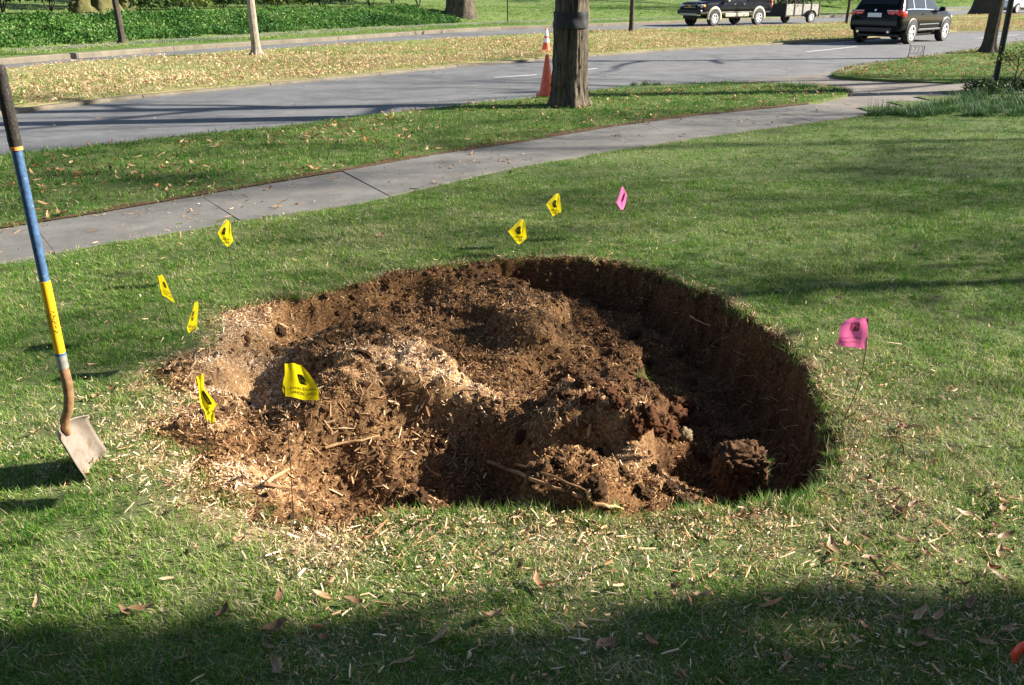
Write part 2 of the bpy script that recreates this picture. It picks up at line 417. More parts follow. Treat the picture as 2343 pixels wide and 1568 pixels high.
# ---- the dug-out hole, its rim read off the photograph on the lawn plane
RIM_PX = [(500, 722), (545, 703), (600, 690), (680, 680), (760, 664), (850, 640), (930, 622), (1040, 605), (1130, 594), (1200, 588), (1300, 589), (1400, 601), (1470, 612), (1540, 640), (1620, 674), (1690, 702), (1740, 740), (1785, 785), (1830, 832), (1865, 890), (1885, 950), (1896, 1010), (1894, 1070), (1872, 1120), (1850, 1150),
          (1800, 1160), (1750, 1150), (1700, 1162), (1600, 1176), (1500, 1182), (1400, 1196), (1330, 1182), (1250, 1166), (1200, 1150), (1160, 1166), (1080, 1176), (980, 1186), (900, 1178), (830, 1196), (740, 1192), (640, 1182), (570, 1152), (500, 1142), (476, 1108), (500, 1080), (470, 1046), (390, 1030), (338, 1000), (350, 972), (420, 948), (440, 915), (400, 880), (345, 868), (370, 838), (420, 815), (475, 798), (505, 765), (488, 738)]
RIM = np.array([P(x, y)[:2] for x, y in RIM_PX])
def rim_dist(X, Y):
    """signed distance to the rim, positive inside"""
    d = np.full(X.shape, 1e9)
    for i in range(len(RIM)):
        a, b = RIM[i], RIM[(i + 1) % len(RIM)]; ab = b - a; L2 = ab @ ab
        t = np.clip(((X - a[0]) * ab[0] + (Y - a[1]) * ab[1]) / L2, 0, 1)
        d = np.minimum(d, np.hypot(X - a[0] - t * ab[0], Y - a[1] - t * ab[1]))
    return np.where(inpoly(X, Y, [tuple(p) for p in RIM]), d, -d)
DEPTHS = [(1500, 760, -.24), (1600, 850, -.30), (1650, 950, -.33), (1700, 940, -.38), (1610, 960, -.28), (1560, 900, -.26), (1620, 900, -.29), (1550, 830, -.26), (1560, 740, -.28), (1640, 800, -.34), (1400, 720, -.21), (1300, 700, -.2), (1450, 700, -.27), (1750, 1050, -.46), (1800, 1100, -.42),
          (1200, 740, -.05), (1230, 760, -.05), (1100, 800, -.13), (1300, 790, -.13), (1200, 820, -.12), (1330, 850, -.17), (1400, 800, -.19), (1250, 880, -.22), (1100, 870, -.14), (1050, 760, -.17), (1150, 680, -.12), (1050, 680, -.13), (1000, 650, -.10), (1200, 640, -.22), (950, 700, -.16), (850, 680, -.14), (900, 650, -.08),
          (650, 745, -.28), (700, 720, -.22), (760, 700, -.15), (720, 780, -.18), (800, 770, -.09), (860, 800, -.06), (760, 810, -.09), (950, 780, -.12),
          (560, 740, -.10), (530, 790, -.08), (500, 850, -.06), (560, 850, -.14), (620, 830, -.15), (620, 890, -.16), (540, 930, -.14), (600, 930, -.26), (470, 1000, -.05), (420, 990, -.02), (640, 960, -.20), (560, 1000, -.09), (440, 850, -.03), (460, 930, -.06),
          (900, 850, -.03), (1000, 880, .01), (850, 900, -.03), (780, 930, -.03), (700, 960, -.06), (1080, 920, -.06), (1130, 930, -.13),
          (740, 1010, -.05), (650, 1030, -.10), (820, 990, -.08), (900, 1010, -.13), (1000, 1010, -.17), (850, 1080, -.24), (950, 1080, -.24), (1050, 1050, -.22), (1080, 1110, -.24), (950, 1140, -.17), (780, 1120, -.27), (760, 1160, -.36), (830, 1160, -.32), (1050, 1150, -.32), (1150, 1130, -.28),
          (600, 1110, -.11), (560, 1120, -.05), (680, 1100, -.14), (620, 1150, -.09), (700, 1160, -.18),
          (1200, 970, -.10), (1300, 960, -.05), (1350, 1000, .06), (1420, 1010, .03), (1400, 960, -.04), (1280, 1030, -.04), (1450, 1040, -.04), (1540, 1060, -.12), (1480, 1100, -.12), (1380, 1080, -.10), (1250, 1080, -.17), (1350, 1140, -.28), (1450, 1150, -.25), (1550, 1130, -.28), (1350, 1175, -.36), (1600, 1100, -.34), (1620, 1000, -.33), (1520, 960, -.17), (1440, 930, -.15), (1480, 890, -.17), (1380, 890, -.16), (1580, 1000, -.24), (1650, 1120, -.42), (1300, 910, -.2), (1690, 1105, -.30), (1680, 1085, -.26)]
_DP = np.array([tuple(P(x, y, z)) for x, y, z in DEPTHS])
def kernel(X, Y, vals, pos, sig):
    num = np.zeros(X.shape); den = np.zeros(X.shape)
    for (x, y), v in zip(pos, vals):
        w = np.exp(-((X - x) ** 2 + (Y - y) ** 2) / (2 * sig * sig)) + 1e-9
        num += w * v; den += w
    return num / den
# where the wood is freshly ground and pale: (px, py, half width, half height, weight) read off the photograph
FRESH_PX = [(530, 790, 100, 70, .85), (570, 850, 110, 80, .95), (540, 760, 50, 40, .5), (450, 850, 60, 40, .45), (640, 790, 70, 40, .45), (1040, 915, 130, 40, 1.0), (940, 880, 170, 55, .9), (980, 840, 80, 30, .5), (820, 930, 110, 35, .65), (700, 985, 90, 35, .45), (420, 985, 80, 35, .6), (500, 1010, 60, 30, .35),
            (545, 1115, 60, 40, .95), (620, 1150, 90, 35, .75), (660, 1080, 80, 50, .4), (1330, 940, 60, 25, .6), (1480, 1000, 60, 40, .45), (1400, 1000, 60, 30, .5), (1540, 1060, 60, 45, .75), (1460, 1050, 110, 60, .6), (1250, 1000, 90, 40, .35), (940, 1130, 60, 35, .3), (930, 770, 80, 40, .3), (680, 690, 80, 16, .5), (1230, 760, 110, 70, .30), (760, 850, 120, 50, .45), (860, 960, 170, 60, .4), (1000, 700, 150, 60, .22), (740, 1060, 120, 60, .3), (1300, 1000, 90, 40, .35)]
_FP = [(P(x, y, -.08), rx * CAM_H / CT / (y + 20), ry / (y + 20) * P(x, y)[1] * 1.15, w) for x, y, rx, ry, w in FRESH_PX]
def freshness(X, Y):
    f = np.zeros(X.shape)
    for c, sx, sy, w in _FP:
        f = np.maximum(f, w * np.exp(-((X - c.x) / sx) ** 2 * .7 - ((Y - c.y) / sy) ** 2 * .7))
    return f
BX0, BX1, BY0, BY1, BS = -3.2, 3.2, 1.0, 7.4, 0.016
def lawn_z(X, Y):
    e = np.minimum(np.minimum(X - BX0, BX1 - X), np.minimum(Y - BY0, BY1 - Y))
    return (fbm(X, Y, 1.7, 3, 3) - .5) * .03 * sstep(e / .6) + (fbm(X, Y, 9, 2, 5) - .5) * .012 * sstep(e / .4)
def pit_height(X, Y):
    dj = rim_dist(X, Y) + (fbm(X, Y, 5, 3, 21) - .5) * .14 + (fbm(X, Y, 26, 3, 22) - .5) * .07
    px, py, _ = proj(X, Y, np.zeros(X.shape))
    left = sstep((760 - px) / 260)
    wall = .15 + .20 * left + .07 * sstep((1000 - px) / 300) * sstep((760 - py) / 60)
    wall = np.where((py > 1080) & (px > 640), .07, wall)
    w = sstep(np.clip(dj, 0, 9) / wall) ** .8
    hin = kernel(X, Y, _DP[:, 2], _DP[:, :2], .082)
    hin = np.clip(hin + .85 * np.maximum(hin + .15, -.10), -.46, .07)
    ruff = (fbm(X, Y, 8, 4, 11, .55) - .5) * .085 + np.abs(fbm(X, Y, 15, 3, 31) - .5) * .075 + (fbm(X, Y, 44, 3, 41, .7) - .5) * .036
    smooth = np.exp(-((px - 1200) / 110) ** 2 - ((py - 770) / 70) ** 2)       # the raked heap in the middle
    face = sstep((.19 - dj) / .1) * sstep((px - 1250) / 200)                   # the cut face on the right
    groove = (fbm(X * 1.0 + Y * .3, Y * .35 - X * .1, 26, 3, 51, .6) - .5) * .09 + (fbm(X, Y, 60, 2, 52) - .5) * .04   # marks of the grinder on the cut face
    ruff = ruff * (1 - .72 * smooth) + groove * face
    z = w * (hin + ruff * sstep(dj / .05))
    return np.where(dj > 0, z, 0.0), dj
nx, ny = int(round((BX1 - BX0) / BS)), int(round((BY1 - BY0) / BS))
GX, GY = np.meshgrid(np.linspace(BX0, BX1, nx + 1), np.linspace(BY0, BY1, ny + 1))
PZ, DJ = pit_height(GX, GY)
GZ = np.where(DJ > 0, PZ + lawn_z(GX, GY) * sstep(1 - DJ / .2), lawn_z(GX, GY) - .012 * sstep(1 + DJ / .05))
def gz(x, y):
    fx = np.clip((np.asarray(x) - BX0) / BS, 0, nx - 1.001); fy = np.clip((np.asarray(y) - BY0) / BS, 0, ny - 1.001)
    i, j = fx.astype(int), fy.astype(int); u, v = fx - i, fy - j
    z = (GZ[j, i] * (1 - u) + GZ[j, i + 1] * u) * (1 - v) + (GZ[j + 1, i] * (1 - u) + GZ[j + 1, i + 1] * u) * v
    inside = (x > BX0) & (x < BX1) & (y > BY0) & (y < BY1)
    return np.where(inside, z, 0.0)
def gsoil(x, y):
    i = np.clip(((np.asarray(x) - BX0) / BS).round().astype(int), 0, nx); j = np.clip(((np.asarray(y) - BY0) / BS).round().astype(int), 0, ny)
    return DJ[j, i]
def gnormal(x, y, e=.03):
    dx = (gz(x + e, y) - gz(x - e, y)) / (2 * e); dy = (gz(x, y + e) - gz(x, y - e)) / (2 * e)
    return dx, dy
def grid_mesh(name, mask_faces, mat):
    jj, ii = np.nonzero(mask_faces); W = nx + 1
    q = np.stack([jj * W + ii, jj * W + ii + 1, (jj + 1) * W + ii + 1, (jj + 1) * W + ii], 1)
    used, inv = np.unique(q, return_inverse=True); inv = inv.reshape(q.shape)
    co = np.stack([GX.ravel()[used], GY.ravel()[used], GZ.ravel()[used]], 1)
    me = bpy.data.meshes.new(name); me.from_pydata(co.tolist(), [], inv.tolist())
    me.polygons.foreach_set('use_smooth', np.ones(len(me.polygons), bool)); me.materials.append(mat)
    me.update(); return me, co
cellmax = np.maximum(np.maximum(DJ[:-1, :-1], DJ[1:, :-1]), np.maximum(DJ[:-1, 1:], DJ[1:, 1:]))
soilcell = cellmax > -.03
me, co = grid_mesh('dug_hole', soilcell, M_SOIL)
fattr(me, 'fresh', freshness(co[:, 0], co[:, 1]))
tag(link('dug_hole', me), 'wide ragged hole of brown soil and ground wood in the lawn', None, None, 'structure')
me, co = grid_mesh('lawn', ~soilcell, M_LAWN)
LAWN_CO = co; LAWN_ME = me
lawn = tag(link('lawn', me), kind='structure')
# the lawn beyond the fine patch (same surface, coarse cells, level with the patch's border)
vs, fs = [], []
cs = .8
for i in range(-20, 22):
    for j in range(-8, 22):
        x0, y0 = BX0 + i * cs, BY0 + j * cs; x1, y1 = x0 + cs, y0 + cs
        if x0 > BX0 - .01 and x1 < BX1 + .01 and y0 > BY0 - .01 and y1 < BY1 + .01: continue
        px, py, zc = proj((x0 + x1) / 2, (y0 + y1) / 2, 0)
        if zc > .4 and y0 > 1 and py < yat(S_NEAR, px) - 12: continue
        k = len(vs); vs += [(x0, y0, 0), (x1, y0, 0), (x1, y1, 0), (x0, y1, 0)]; fs.append((k, k + 1, k + 2, k + 3))
lo = link('lawn', mesh('lawn_outer', vs, fs, M_LAWN)); tag(lo, kind='structure')

# ---- road, driveway, verge, island, median, far verge
sheet('road', [Vector((-60, -2, Z_ROAD))] + [P(x, y + 25, Z_ROAD) for x, y in dense(S_NEAR, 120)] + [P(x, y - 3, Z_ROAD) for x, y in reversed(dense(F_NEAR, 120))] + [Vector((-60, 40, Z_ROAD))], 0, M_ROAD)
verge_px = dense(S_FAR, 60) + list(reversed(dense(R_NEAR, 60)))
sheet('verge', [P(x, y, Z_VERGE) for x, y in verge_px[:-1]], .16, M_VERGE)
isl_px = dense(ISL_NEAR, 60) + list(reversed(dense(ISL_FAR, 60)))
sheet('verge', [P(x, y, Z_VERGE) for x, y in isl_px], .16, M_VERGE)
drive_px = [(1560, 300), (1680, 186), (1790, 176), (1904, 165), (1990, 170), (2200, 180), (2342, 172), (3000, 140), (3000, 175), (2342, 222), (2150, 240), (2000, 275), (1800, 300)]
drive_z = [-.02, Z_ROAD + .005, Z_ROAD + .005, Z_ROAD + .005, -.02, -.01, -.01, -.01, -.006, -.006, -.006, -.008, -.01]
drive = sheet('driveway', [P(x, y, z) for (x, y), z in zip(drive_px, drive_z)], 0, M_DRIVE)
med_px = dense(M_NEAR, 60) + list(reversed(dense(M_FARE, 60)))
sheet('median', [P(x, y, Z_MED) for x, y in med_px], .2, M_MEDIAN)
farv_px = [(x, y - 10 * (y + 20) / 160) for x, y in dense(F_NEAR, 60)] + list(reversed(dense(W_NEAR, 60)))
def ribbon(name, near, far, mat):
    n = len(near); return tag(link(name, mesh(name, list(near) + list(far), [(i, i + 1, n + i + 1, n + i) for i in range(n - 1)], mat)), kind='structure')
XS = [float(v) for v in np.linspace(-900, 3000, 140)]
ribbon('verge', [P(x, float(yat(F_NEAR, x)), Z_ROAD) + Vector((0, 0, Z_FAR - Z_ROAD)) for x in XS], [P(x, float(yat(W_NEAR, x)), Z_FAR) for x in XS], M_FARLAWN)
ribbon('sidewalk', [P(x, float(yat(W_NEAR, x)) + .2, Z_FAR + .004) for x in XS], [P(x, float(yat(W_FARE, x)) - .4, Z_FAR + .004) for x in XS], M_WALK)

# ---- the near sidewalk: each slab a piece of its own, joints between
walk = tag(empty('sidewalk', (0, 0, 0)), 'concrete footpath of long slabs crossing behind the hole', None, None, 'structure')
a = [P(x, y, 0) for x, y in dense(S_NEAR[:11], 30)]; b = [P(x, y, 0) for x, y in dense(S_FAR[:10], 30)]
def along(line):
    d = [0.0]
    for p, q in zip(line, line[1:]): d.append(d[-1] + (q - p).length)
    return d
da, db = along(a), along(b)
def at(line, d, s):
    s = max(0, min(d[-1], s))
    for i in range(len(d) - 1):
        if d[i + 1] >= s: return line[i].lerp(line[i + 1], (s - d[i]) / max(1e-6, d[i + 1] - d[i]))
    return line[-1]
# joint positions (px of the near end, px of the far end); gaps beyond are filled at a regular pitch
JOINTS = [(-870, -880), (-520, -560), (-180, -230), (125, 70), (548, 450), (890, 775), (1172, 1045), (1380, 1270), (1560, 1460), (1722, 1620), (1860, 1740), (1990, 1840)]
def pick(line_px, line, x):
    return P(x, float(yat(line_px, x)), 0)
rnd = random.Random(3)
for (xa0, xb0), (xa1, xb1) in zip(JOINTS, JOINTS[1:]):
    n = 5; near, far = [], []
    for k in range(n + 1):
        t = k / n
        near.append(pick(S_NEAR, a, xa0 + (xa1 - xa0) * t)); far.append(pick(S_FAR, b, min(1938, xb0 + (xb1 - xb0) * t)))
    dirv = (near[-1] - near[0]).normalized() * .0035
    near[0] += dirv; far[0] += dirv; near[-1] -= dirv; far[-1] -= dirv
    z = Z_WALK + rnd.uniform(-.004, .004); tilt = rnd.uniform(-.003, .003)
    top = [Vector((p.x, p.y, z - tilt)) for p in near] + [Vector((p.x, p.y, z + tilt)) for p in reversed(far)]
    m = len(top); vs = top + [Vector((p.x, p.y, -.03)) for p in top]
    fs = [tuple(range(m))] + [(i, (i + 1) % m, m + (i + 1) % m, m + i) for i in range(m)]
    s = link('paving_slab', mesh('paving_slab', vs, fs, M_WALK), walk)
# strip of bare dirt along the sidewalk's street side
mb = MB(); L = dense(S_FAR[:10], 15)
for (x0, y0), (x1, y1) in zip(L, L[1:]):
    w0, w1 = 5 + 3 * math.sin(x0 * .03), 5 + 3 * math.sin(x1 * .03)
    mb.add([P(x0, y0 + 2, .02), P(x1, y1 + 2, .02), P(x1, y1 - w1, .027), P(x0, y0 - w0, .027)], [(0, 1, 2, 3)])
tag(mb.obj('dirt_strip', [M_DIRT]), kind='structure')

# ---- kerbs: each kerb stone a piece
def kerb(name, line, z0, ztop, wid, length, outward, label, lo_px=-500, hi_px=2700, zref=None):
    root = tag(empty(name), label, None, None, 'structure')
    pts = [P(x, y, ztop if zref is None else zref) for x, y in dense([p for p in line], 15) if lo_px < x < hi_px]
    d = along(pts); s = 0.0; r = random.Random(len(line))
    while s < d[-1] - .3:
        L = length * r.uniform(.9, 1.1); e = min(s + L, d[-1])
        p0, p1 = at(pts, d, s + .01), at(pts, d, e - .01)
        t = (p1 - p0).normalized(); nrm = Vector((-t.y, t.x, 0)) * outward
        dz = r.uniform(-.008, .008); h = ztop + dz
        prof = [(0, z0), (0, h - .03), (.02, h), (wid, h), (wid, z0)]
        vs = [Vector((p.x, p.y, 0)) + nrm * u + Vector((0, 0, z)) for p in (p0, p1) for u, z in prof]
        fs = [(i, i + 1, 6 + i, 5 + i) for i in range(4)] + [(0, 4, 3, 2, 1), (5, 6, 7, 8, 9)]
        link('kerb_stone', mesh('kerb_stone', vs, fs, M_KERB), root)
        s = e
    return root
kerb('kerb', [(x, y + 3 + max(0, 500 - x) * .004) for x, y in M_NEAR], Z_ROAD - .02, Z_ROAD + .055, .17, 3.0, 1, 'pale concrete kerb along the near edge of the median')
kerb('kerb', [(x, y + .4) for x, y in F_NEAR], Z_ROAD - .02, Z_FAR + .015, .2, 4.0, 1, 'tall concrete kerb along the far side of the far road', zref=Z_ROAD)
kerb('kerb', [(x, y) for x, y in ISL_FAR], Z_ROAD - .02, Z_VERGE + .01, .14, 3.0, -1, 'low concrete kerb round the grass beyond the driveway')
kerb('kerb', [(x, y) for x, y in R_NEAR[:11]], Z_ROAD - .02, Z_VERGE - .004, .14, 3.0, -1, 'low concrete kerb along the street side of the near verge')

# ---- lane dashes
def dash(x0, y0, x1, y1, w):
    p, q = P(x0, y0, Z_ROAD + .004), P(x1, y1, Z_ROAD + .004); t = (q - p).normalized(); n = Vector((-t.y, t.x, 0)) * w / 2
    k = 6; vs = [p.lerp(q, i / k) + n * s * rnd.uniform(.85, 1.1) for i in range(k + 1) for s in (-1, 1)]
    fs = [(2 * i, 2 * i + 1, 2 * i + 3, 2 * i + 2) for i in range(k)]
    return tag(link('lane_marking', mesh('lane_marking', vs, fs, M_PAINT)), kind='structure')
dash(1130, 177.5, 1228, 171.5, .12); dash(1240, 170.8, 1366, 157, .12); dash(1845, 119, 1960, 107, .12); dash(2230, 88, 2330, 80, .12)

# ---- the rising ground beyond the far sidewalk
L = dense(W_FARE, 50)
base = [P(x, y, Z_FAR) for x, y in L]
vs, fs = [], []; prof = [(0, .0), (.8, .26), (1.9, .58), (3.2, .85), (4.6, 1.0), (7, 1.06), (14, 1.15), (30, 1.7), (70, 3.4), (220, 9)]
K = len(prof)
for i, p in enumerate(base):
    t = (base[min(i + 1, len(base) - 1)] - base[max(i - 1, 0)]).normalized(); n = Vector((-t.y, t.x, 0))
    if p.y > 60: n = (n + Vector((0, 1, 0)) * 1.0).normalized()
    sc = .74 if L[i][0] < 1050 else max(.52, .74 - (L[i][0] - 1050) / 1500)
    for u, z in prof: vs.append(p + n * u + Vector((0, 0, z * (sc if u < 20 else 1) + (.06 * math.sin(p.x * .7 + u)) * (1 if 0 < u < 10 else 0))))
for i in range(len(base) - 1):
    for k in range(K - 1): fs.append((i * K + k, (i + 1) * K + k, (i + 1) * K + k + 1, i * K + k + 1))
bank_v = vs
tag(link('hillside', mesh('hillside', vs, fs, M_FARLAWN, True)), kind='structure')

# ================================================================ GRASS, LITTER, CHIPS (nobody could count them)
def tuft(name, n, rad, lmin, lmax, wid, seed, flat=0.5, mat=M_GRASS, straw=.16, seg=2, tone0=None):
    r = random.Random(seed); vs, fs, tone = [], [], []
    for _ in range(n):
        a, q = r.uniform(0, 6.283), rad * math.sqrt(r.random()); x, y = q * math.cos(a), q * math.sin(a)
        az = r.uniform(0, 6.283); l = r.uniform(lmin, lmax); w = wid * r.uniform(.6, 1.25)
        el = math.radians(r.uniform(20, 88) if r.random() > flat else r.uniform(4, 40)); cur = r.uniform(.1, .8)
        d = Vector((math.cos(az), math.sin(az), 0)); sd = Vector((-d.y, d.x, 0)) * w / 2
        if r.random() < straw: t = r.uniform(.62, .95)
        else: t = r.uniform(.02, .58)
        if tone0 is not None: t = tone0(r)
        p = Vector((x, y, -.004)); k = len(vs)
        for i in range(seg):
            vs += [p - sd * (1 - i / (seg + .6)), p + sd * (1 - i / (seg + .6))]; tone += [t, t]
            p = p + (d * math.cos(el) + Vector((0, 0, math.sin(el)))) * l / seg; el -= cur / seg
        vs.append(p); tone.append(t)
        for i in range(seg - 1): fs.append((k + 2 * i, k + 2 * i + 1, k + 2 * i + 3, k + 2 * i + 2))
        fs.append((k + 2 * seg - 2, k + 2 * seg - 1, k + 2 * seg))
    me = mesh(name, vs, fs, mat); fattr(me, 'tone', tone); return me
T_NEAR = [tuft('near_tuft', 24, .038, .018, .044, .0030, s, .5, straw=.13, seg=2) for s in range(6)] + [tuft('near_tuft', 26, .045, .014, .038, .0026, 300 + s, .95, straw=.8, seg=2) for s in range(1)]
T_EDGE = [tuft('edge_tuft', 16, .03, .05, .10, .0036, s + 50, .25, straw=.12, seg=3) for s in range(4)]
T_MID = [tuft('mid_tuft', 20, .07, .022, .05, .0055, s + 20, .5, straw=.12) for s in range(5)]
T_FAR = [tuft('far_tuft', 16, .16, .035, .085, .017, s + 40, .5) for s in range(4)]

def sample(x0, x1, y0, y1, dens, seed):
    r = np.random.default_rng(seed); n = int((x1 - x0) * (y1 - y0) * dens)
    return r.uniform(x0, x1, n), r.uniform(y0, y1, n), r
def finish(x, y, z, r, smin, smax, nvar, tilt=.12):
    n = len(x); rot = np.stack([r.normal(0, tilt, n), r.normal(0, tilt, n), r.uniform(0, 6.283, n)], 1)
    return np.stack([x, y, z], 1), rot, r.uniform(smin, smax, n), r.integers(0, nvar, n)

def dusting(x, y):
    d = -gsoil(x, y); px, py, _ = proj(x, y, 0 * x)
    reach = .05 + .05 * sstep((900 - px) / 200) * sstep((py - 720) / 150) + .05 * sstep((py - 1120) / 60) * sstep((900 - px) / 100)
    return np.clip(1.3 * np.exp(-(np.clip(d, 0, 9) / reach) ** 2) * (.2 + 1.1 * fbm(x, y, 8, 3, 62)), 0, .75)
fattr(LAWN_ME, 'dust', dusting(LAWN_CO[:, 0], LAWN_CO[:, 1]))
def chipness(x, y):
    """how thickly grindings lie on the grass round the hole"""
    d = -gsoil(x, y); d = np.where((x > BX0) & (x < BX1) & (y > BY0) & (y < BY1), d, 3.0)
    px, py, _ = proj(x, y, 0 * x)
    front = sstep((py - 1080) / 120); right = sstep((px - 1750) / 200) * sstep((py - 700) / 200)
    reach = .08 + .75 * front * sstep((px - 520) / 250) + .5 * right + .25 * sstep((560 - px) / 100) * sstep((py - 850) / 100) * sstep((1200 - py) / 100)
    return np.clip(np.exp(-np.clip(d, 0, 9) / reach) * (.55 + .9 * fbm(x, y, 5, 3, 61)), 0, 1)
DRYPX = [(560, 560, 330, 90, .13), (900, 560, 200, 50, .08), (1150, 1270, 560, 90, .12), (2080, 1100, 260, 260, .10), (1850, 740, 120, 60, .10), (300, 1290, 300, 70, .06), (2200, 360, 300, 80, -.10), (200, 830, 250, 90, -.08), (330, 1130, 200, 90, -.08)]
def dryspot(x, y):
    px, py, _ = proj(x, y, 0 * x); s = np.zeros(x.shape)
    for cx, cy, rx, ry, w in DRYPX: s += w * np.exp(-((px - cx) / rx) ** 2 - ((py - cy) / ry) ** 2)
    return s
# -- near lawn
x, y, r = sample(-4.6, 5.2, 1.0, 8.6, 1900, 101)
px, py, zc = proj(x, y, 0 * x); ds = gsoil(x, y)
ok = (px > -260) & (px < 2600) & (py < 1760) & (py > yat(S_NEAR, px) + 1.0 + 3 * (fbm(x, y, 6, 2, 8) - .4)) & ((ds < -.012) | (x < BX0) | (x > BX1) | (y > BY1))
ch = chipness(x, y)
keep = ok & (r.random(len(x)) < np.clip(1.45 - zc * .16, .28, 1) * (1 - .45 * ch) * (1 - .6 * dusting(x, y) * (x > BX0) * (x < BX1) * (y < BY1)) * np.clip(.1 + 1.5 * fbm(x, y, 4.5, 3, 71), .45, 1))
x, y, ch, zcK = x[keep], y[keep], ch[keep], zc[keep]
dry = (fbm(x, y, .9, 3, 81) - .5) * .45 + (fbm(x, y, 6, 2, 82) - .5) * .35 + ch * .24 + .05 + dryspot(x, y)
pts, rot, scl, idx = finish(x, y, gz(x, y), r, .7, 1.3, 7)
scatter('lawn_grass', T_NEAR, pts, rot, scl, idx, {'dry': dry}, 'short green and straw coloured grass of the near lawn')['category'] = 'grass'
# -- scattered longer tufts and clumps that the mower missed
x2, y2, r2 = sample(-4.2, 4.6, 1.2, 8.0, 260, 131); px2, py2, _ = proj(x2, y2, 0 * x2)
k2 = (px2 > -200) & (px2 < 2560) & (py2 > yat(S_NEAR, px2) + 3) & (py2 < 1740) & ((gsoil(x2, y2) < -.03) | (x2 < BX0) | (x2 > BX1) | (y2 > BY1)) & (r2.random(len(x2)) < np.clip((fbm(x2, y2, 2.2, 3, 132) - .55) * 5, 0, .8))
x2, y2 = x2[k2], y2[k2]
q2, rot2, scl2, idx2 = finish(x2, y2, gz(x2, y2), r2, .45, .85, 4, .25)
scatter('lawn_grass', T_EDGE, q2, rot2, scl2, idx2, {'dry': r2.normal(.0, .16, len(q2))}, 'longer grass clumps the mower missed on the lawn')['category'] = 'grass'
# -- longer tufts leaning over the rim and the sidewalk edge
n = 3000; t = np.random.default_rng(5); k = t.integers(0, len(RIM), n); u = t.random(n)[:, None]
p = RIM[k] * (1 - u) + RIM[(k + 1) % len(RIM)] * u + t.normal(0, .035, (n, 2))
pxr, pyr, _ = proj(p[:, 0], p[:, 1], 0 * p[:, 0])
okr = (gsoil(p[:, 0], p[:, 1]) < .02) & ((pxr > 860) | (pyr < 720) | (t.random(n) < .3)) & ((fbm(p[:, 0], p[:, 1], 6, 2, 66) > .40) | ((pyr > 1120) & (pxr > 880)))
p = p[okr]
q, rot, scl, idx = finish(p[:, 0], p[:, 1], gz(p[:, 0], p[:, 1]) - .005, t, .4, .85, 4, .3)
scatter('rim_grass', T_EDGE, q, rot, scl, idx, {'dry': t.normal(.06, .12, len(q))}, 'longer grass blades along the rim of the hole')['category'] = 'grass'
# -- lawn further off, by the sidewalk
x, y, r = sample(-7, 12, 5.0, 15.5, 210, 102)
px, py, zc = proj(x, y, 0 * x)
ok = (px > -220) & (px < 2560) & (py > yat(S_NEAR, px) + 1.2 + 4 * (fbm(x, y, 4, 2, 8) - .45)) & (py < 800) & ((gsoil(x, y) < -.03) | (x < BX0) | (x > BX1) | (y > BY1))
keep = ok & (r.random(len(x)) < np.clip((zc - 4.5) / 3, 0, 1)); x, y = x[keep], y[keep]
dry = (fbm(x, y, .7, 3, 83) - .5) * .45 + (fbm(x, y, 4, 2, 84) - .5) * .3 + .0 + dryspot(x, y)
pts, rot, scl, idx = finish(x, y, gz(x, y), r, .7, 1.2, 5)
scatter('lawn_grass', T_MID, pts, rot, scl, idx, {'dry': dry}, 'mown green grass of the lawn towards the sidewalk')['category'] = 'grass'
# -- verge and island
x, y, r = sample(-9, 22, 6.0, 36, 200, 103)
px, py, zc = proj(x, y, 0 * x + Z_VERGE)
ok = (px > -200) & (px < 2540) & (inpoly(px, py, verge_px) | inpoly(px, py, isl_px))
keep = ok & (r.random(len(x)) < np.clip(14 / zc, .25, 1) * (.5 + .8 * fbm(x, y, 1.6, 3, 72))); x, y = x[keep], y[keep]
dry = -.03 + (fbm(x, y, .8, 3, 85) - .5) * .6 + (fbm(x, y, 3, 2, 86) - .5) * .25
pts, rot, scl, idx = finish(x, y, 0 * x + Z_VERGE, r, 1.0, 1.7, 5)
scatter('verge_grass', T_MID, pts, rot, scl, idx, {'dry': dry}, 'patchy grass on the verge between sidewalk and street')['category'] = 'grass'
# -- median and far verge
x, y, r = sample(-18, 48, 12, 85, 26, 104)
px, py, zc = proj(x, y, 0 * x + Z_MED)
okm, okf = inpoly(px, py, med_px), inpoly(px, py, farv_px)
ok = (px > -200) & (px < 2540) & (okm | okf)
keep = ok & (r.random(len(x)) < np.where(okm, .45 + .9 * fbm(x, y, .6, 3, 73), 1)); x, y, okm = x[keep], y[keep], okm[keep]
dry = np.where(okm, .16, .0) + (fbm(x, y, .35, 3, 87) - .45) * .8
pts, rot, scl, idx = finish(x, y, np.where(okm, Z_MED, Z_FAR), r, .7, 1.3, 4)
scatter('median_grass', T_FAR, pts, rot, scl, idx, {'dry': dry}, 'dry yellowing grass on the median and the far verge')['category'] = 'grass'

# -- leaves
def leaf_mesh(name, L, W, curl, seed, mat, lobed=False):
    r = random.Random(seed); vs, fs = [], []; K = 6
    for i in range(K + 1):
        t = i / K; w = W * (math.sin(math.pi * min(1, t * 1.02 + .02)) ** .8) * (1 + (.28 * math.sin(t * 19 + seed) if lobed else .05 * math.sin(t * 9)))
        x = (t - .5) * L; z = curl * L * ((t - .5) ** 2) * 1.6 + .004
        tw = r.uniform(-.15, .15) * W
        for s in (-1, 0, 1): vs.append((x, s * w / 2 + tw, z + abs(s) * W * curl * .9 + .003 * math.sin(seed + 5 * t)))
    for i in range(K):
        for j in range(2): fs.append((3 * i + j, 3 * i + j + 1, 3 * i + j + 4, 3 * i + j + 3))
    return mesh(name, vs, fs, mat, True)
LITTER = [leaf_mesh('litter_leaf', .10, .032, .25, s, M_LITTER, s % 2 == 0) for s in range(4)]
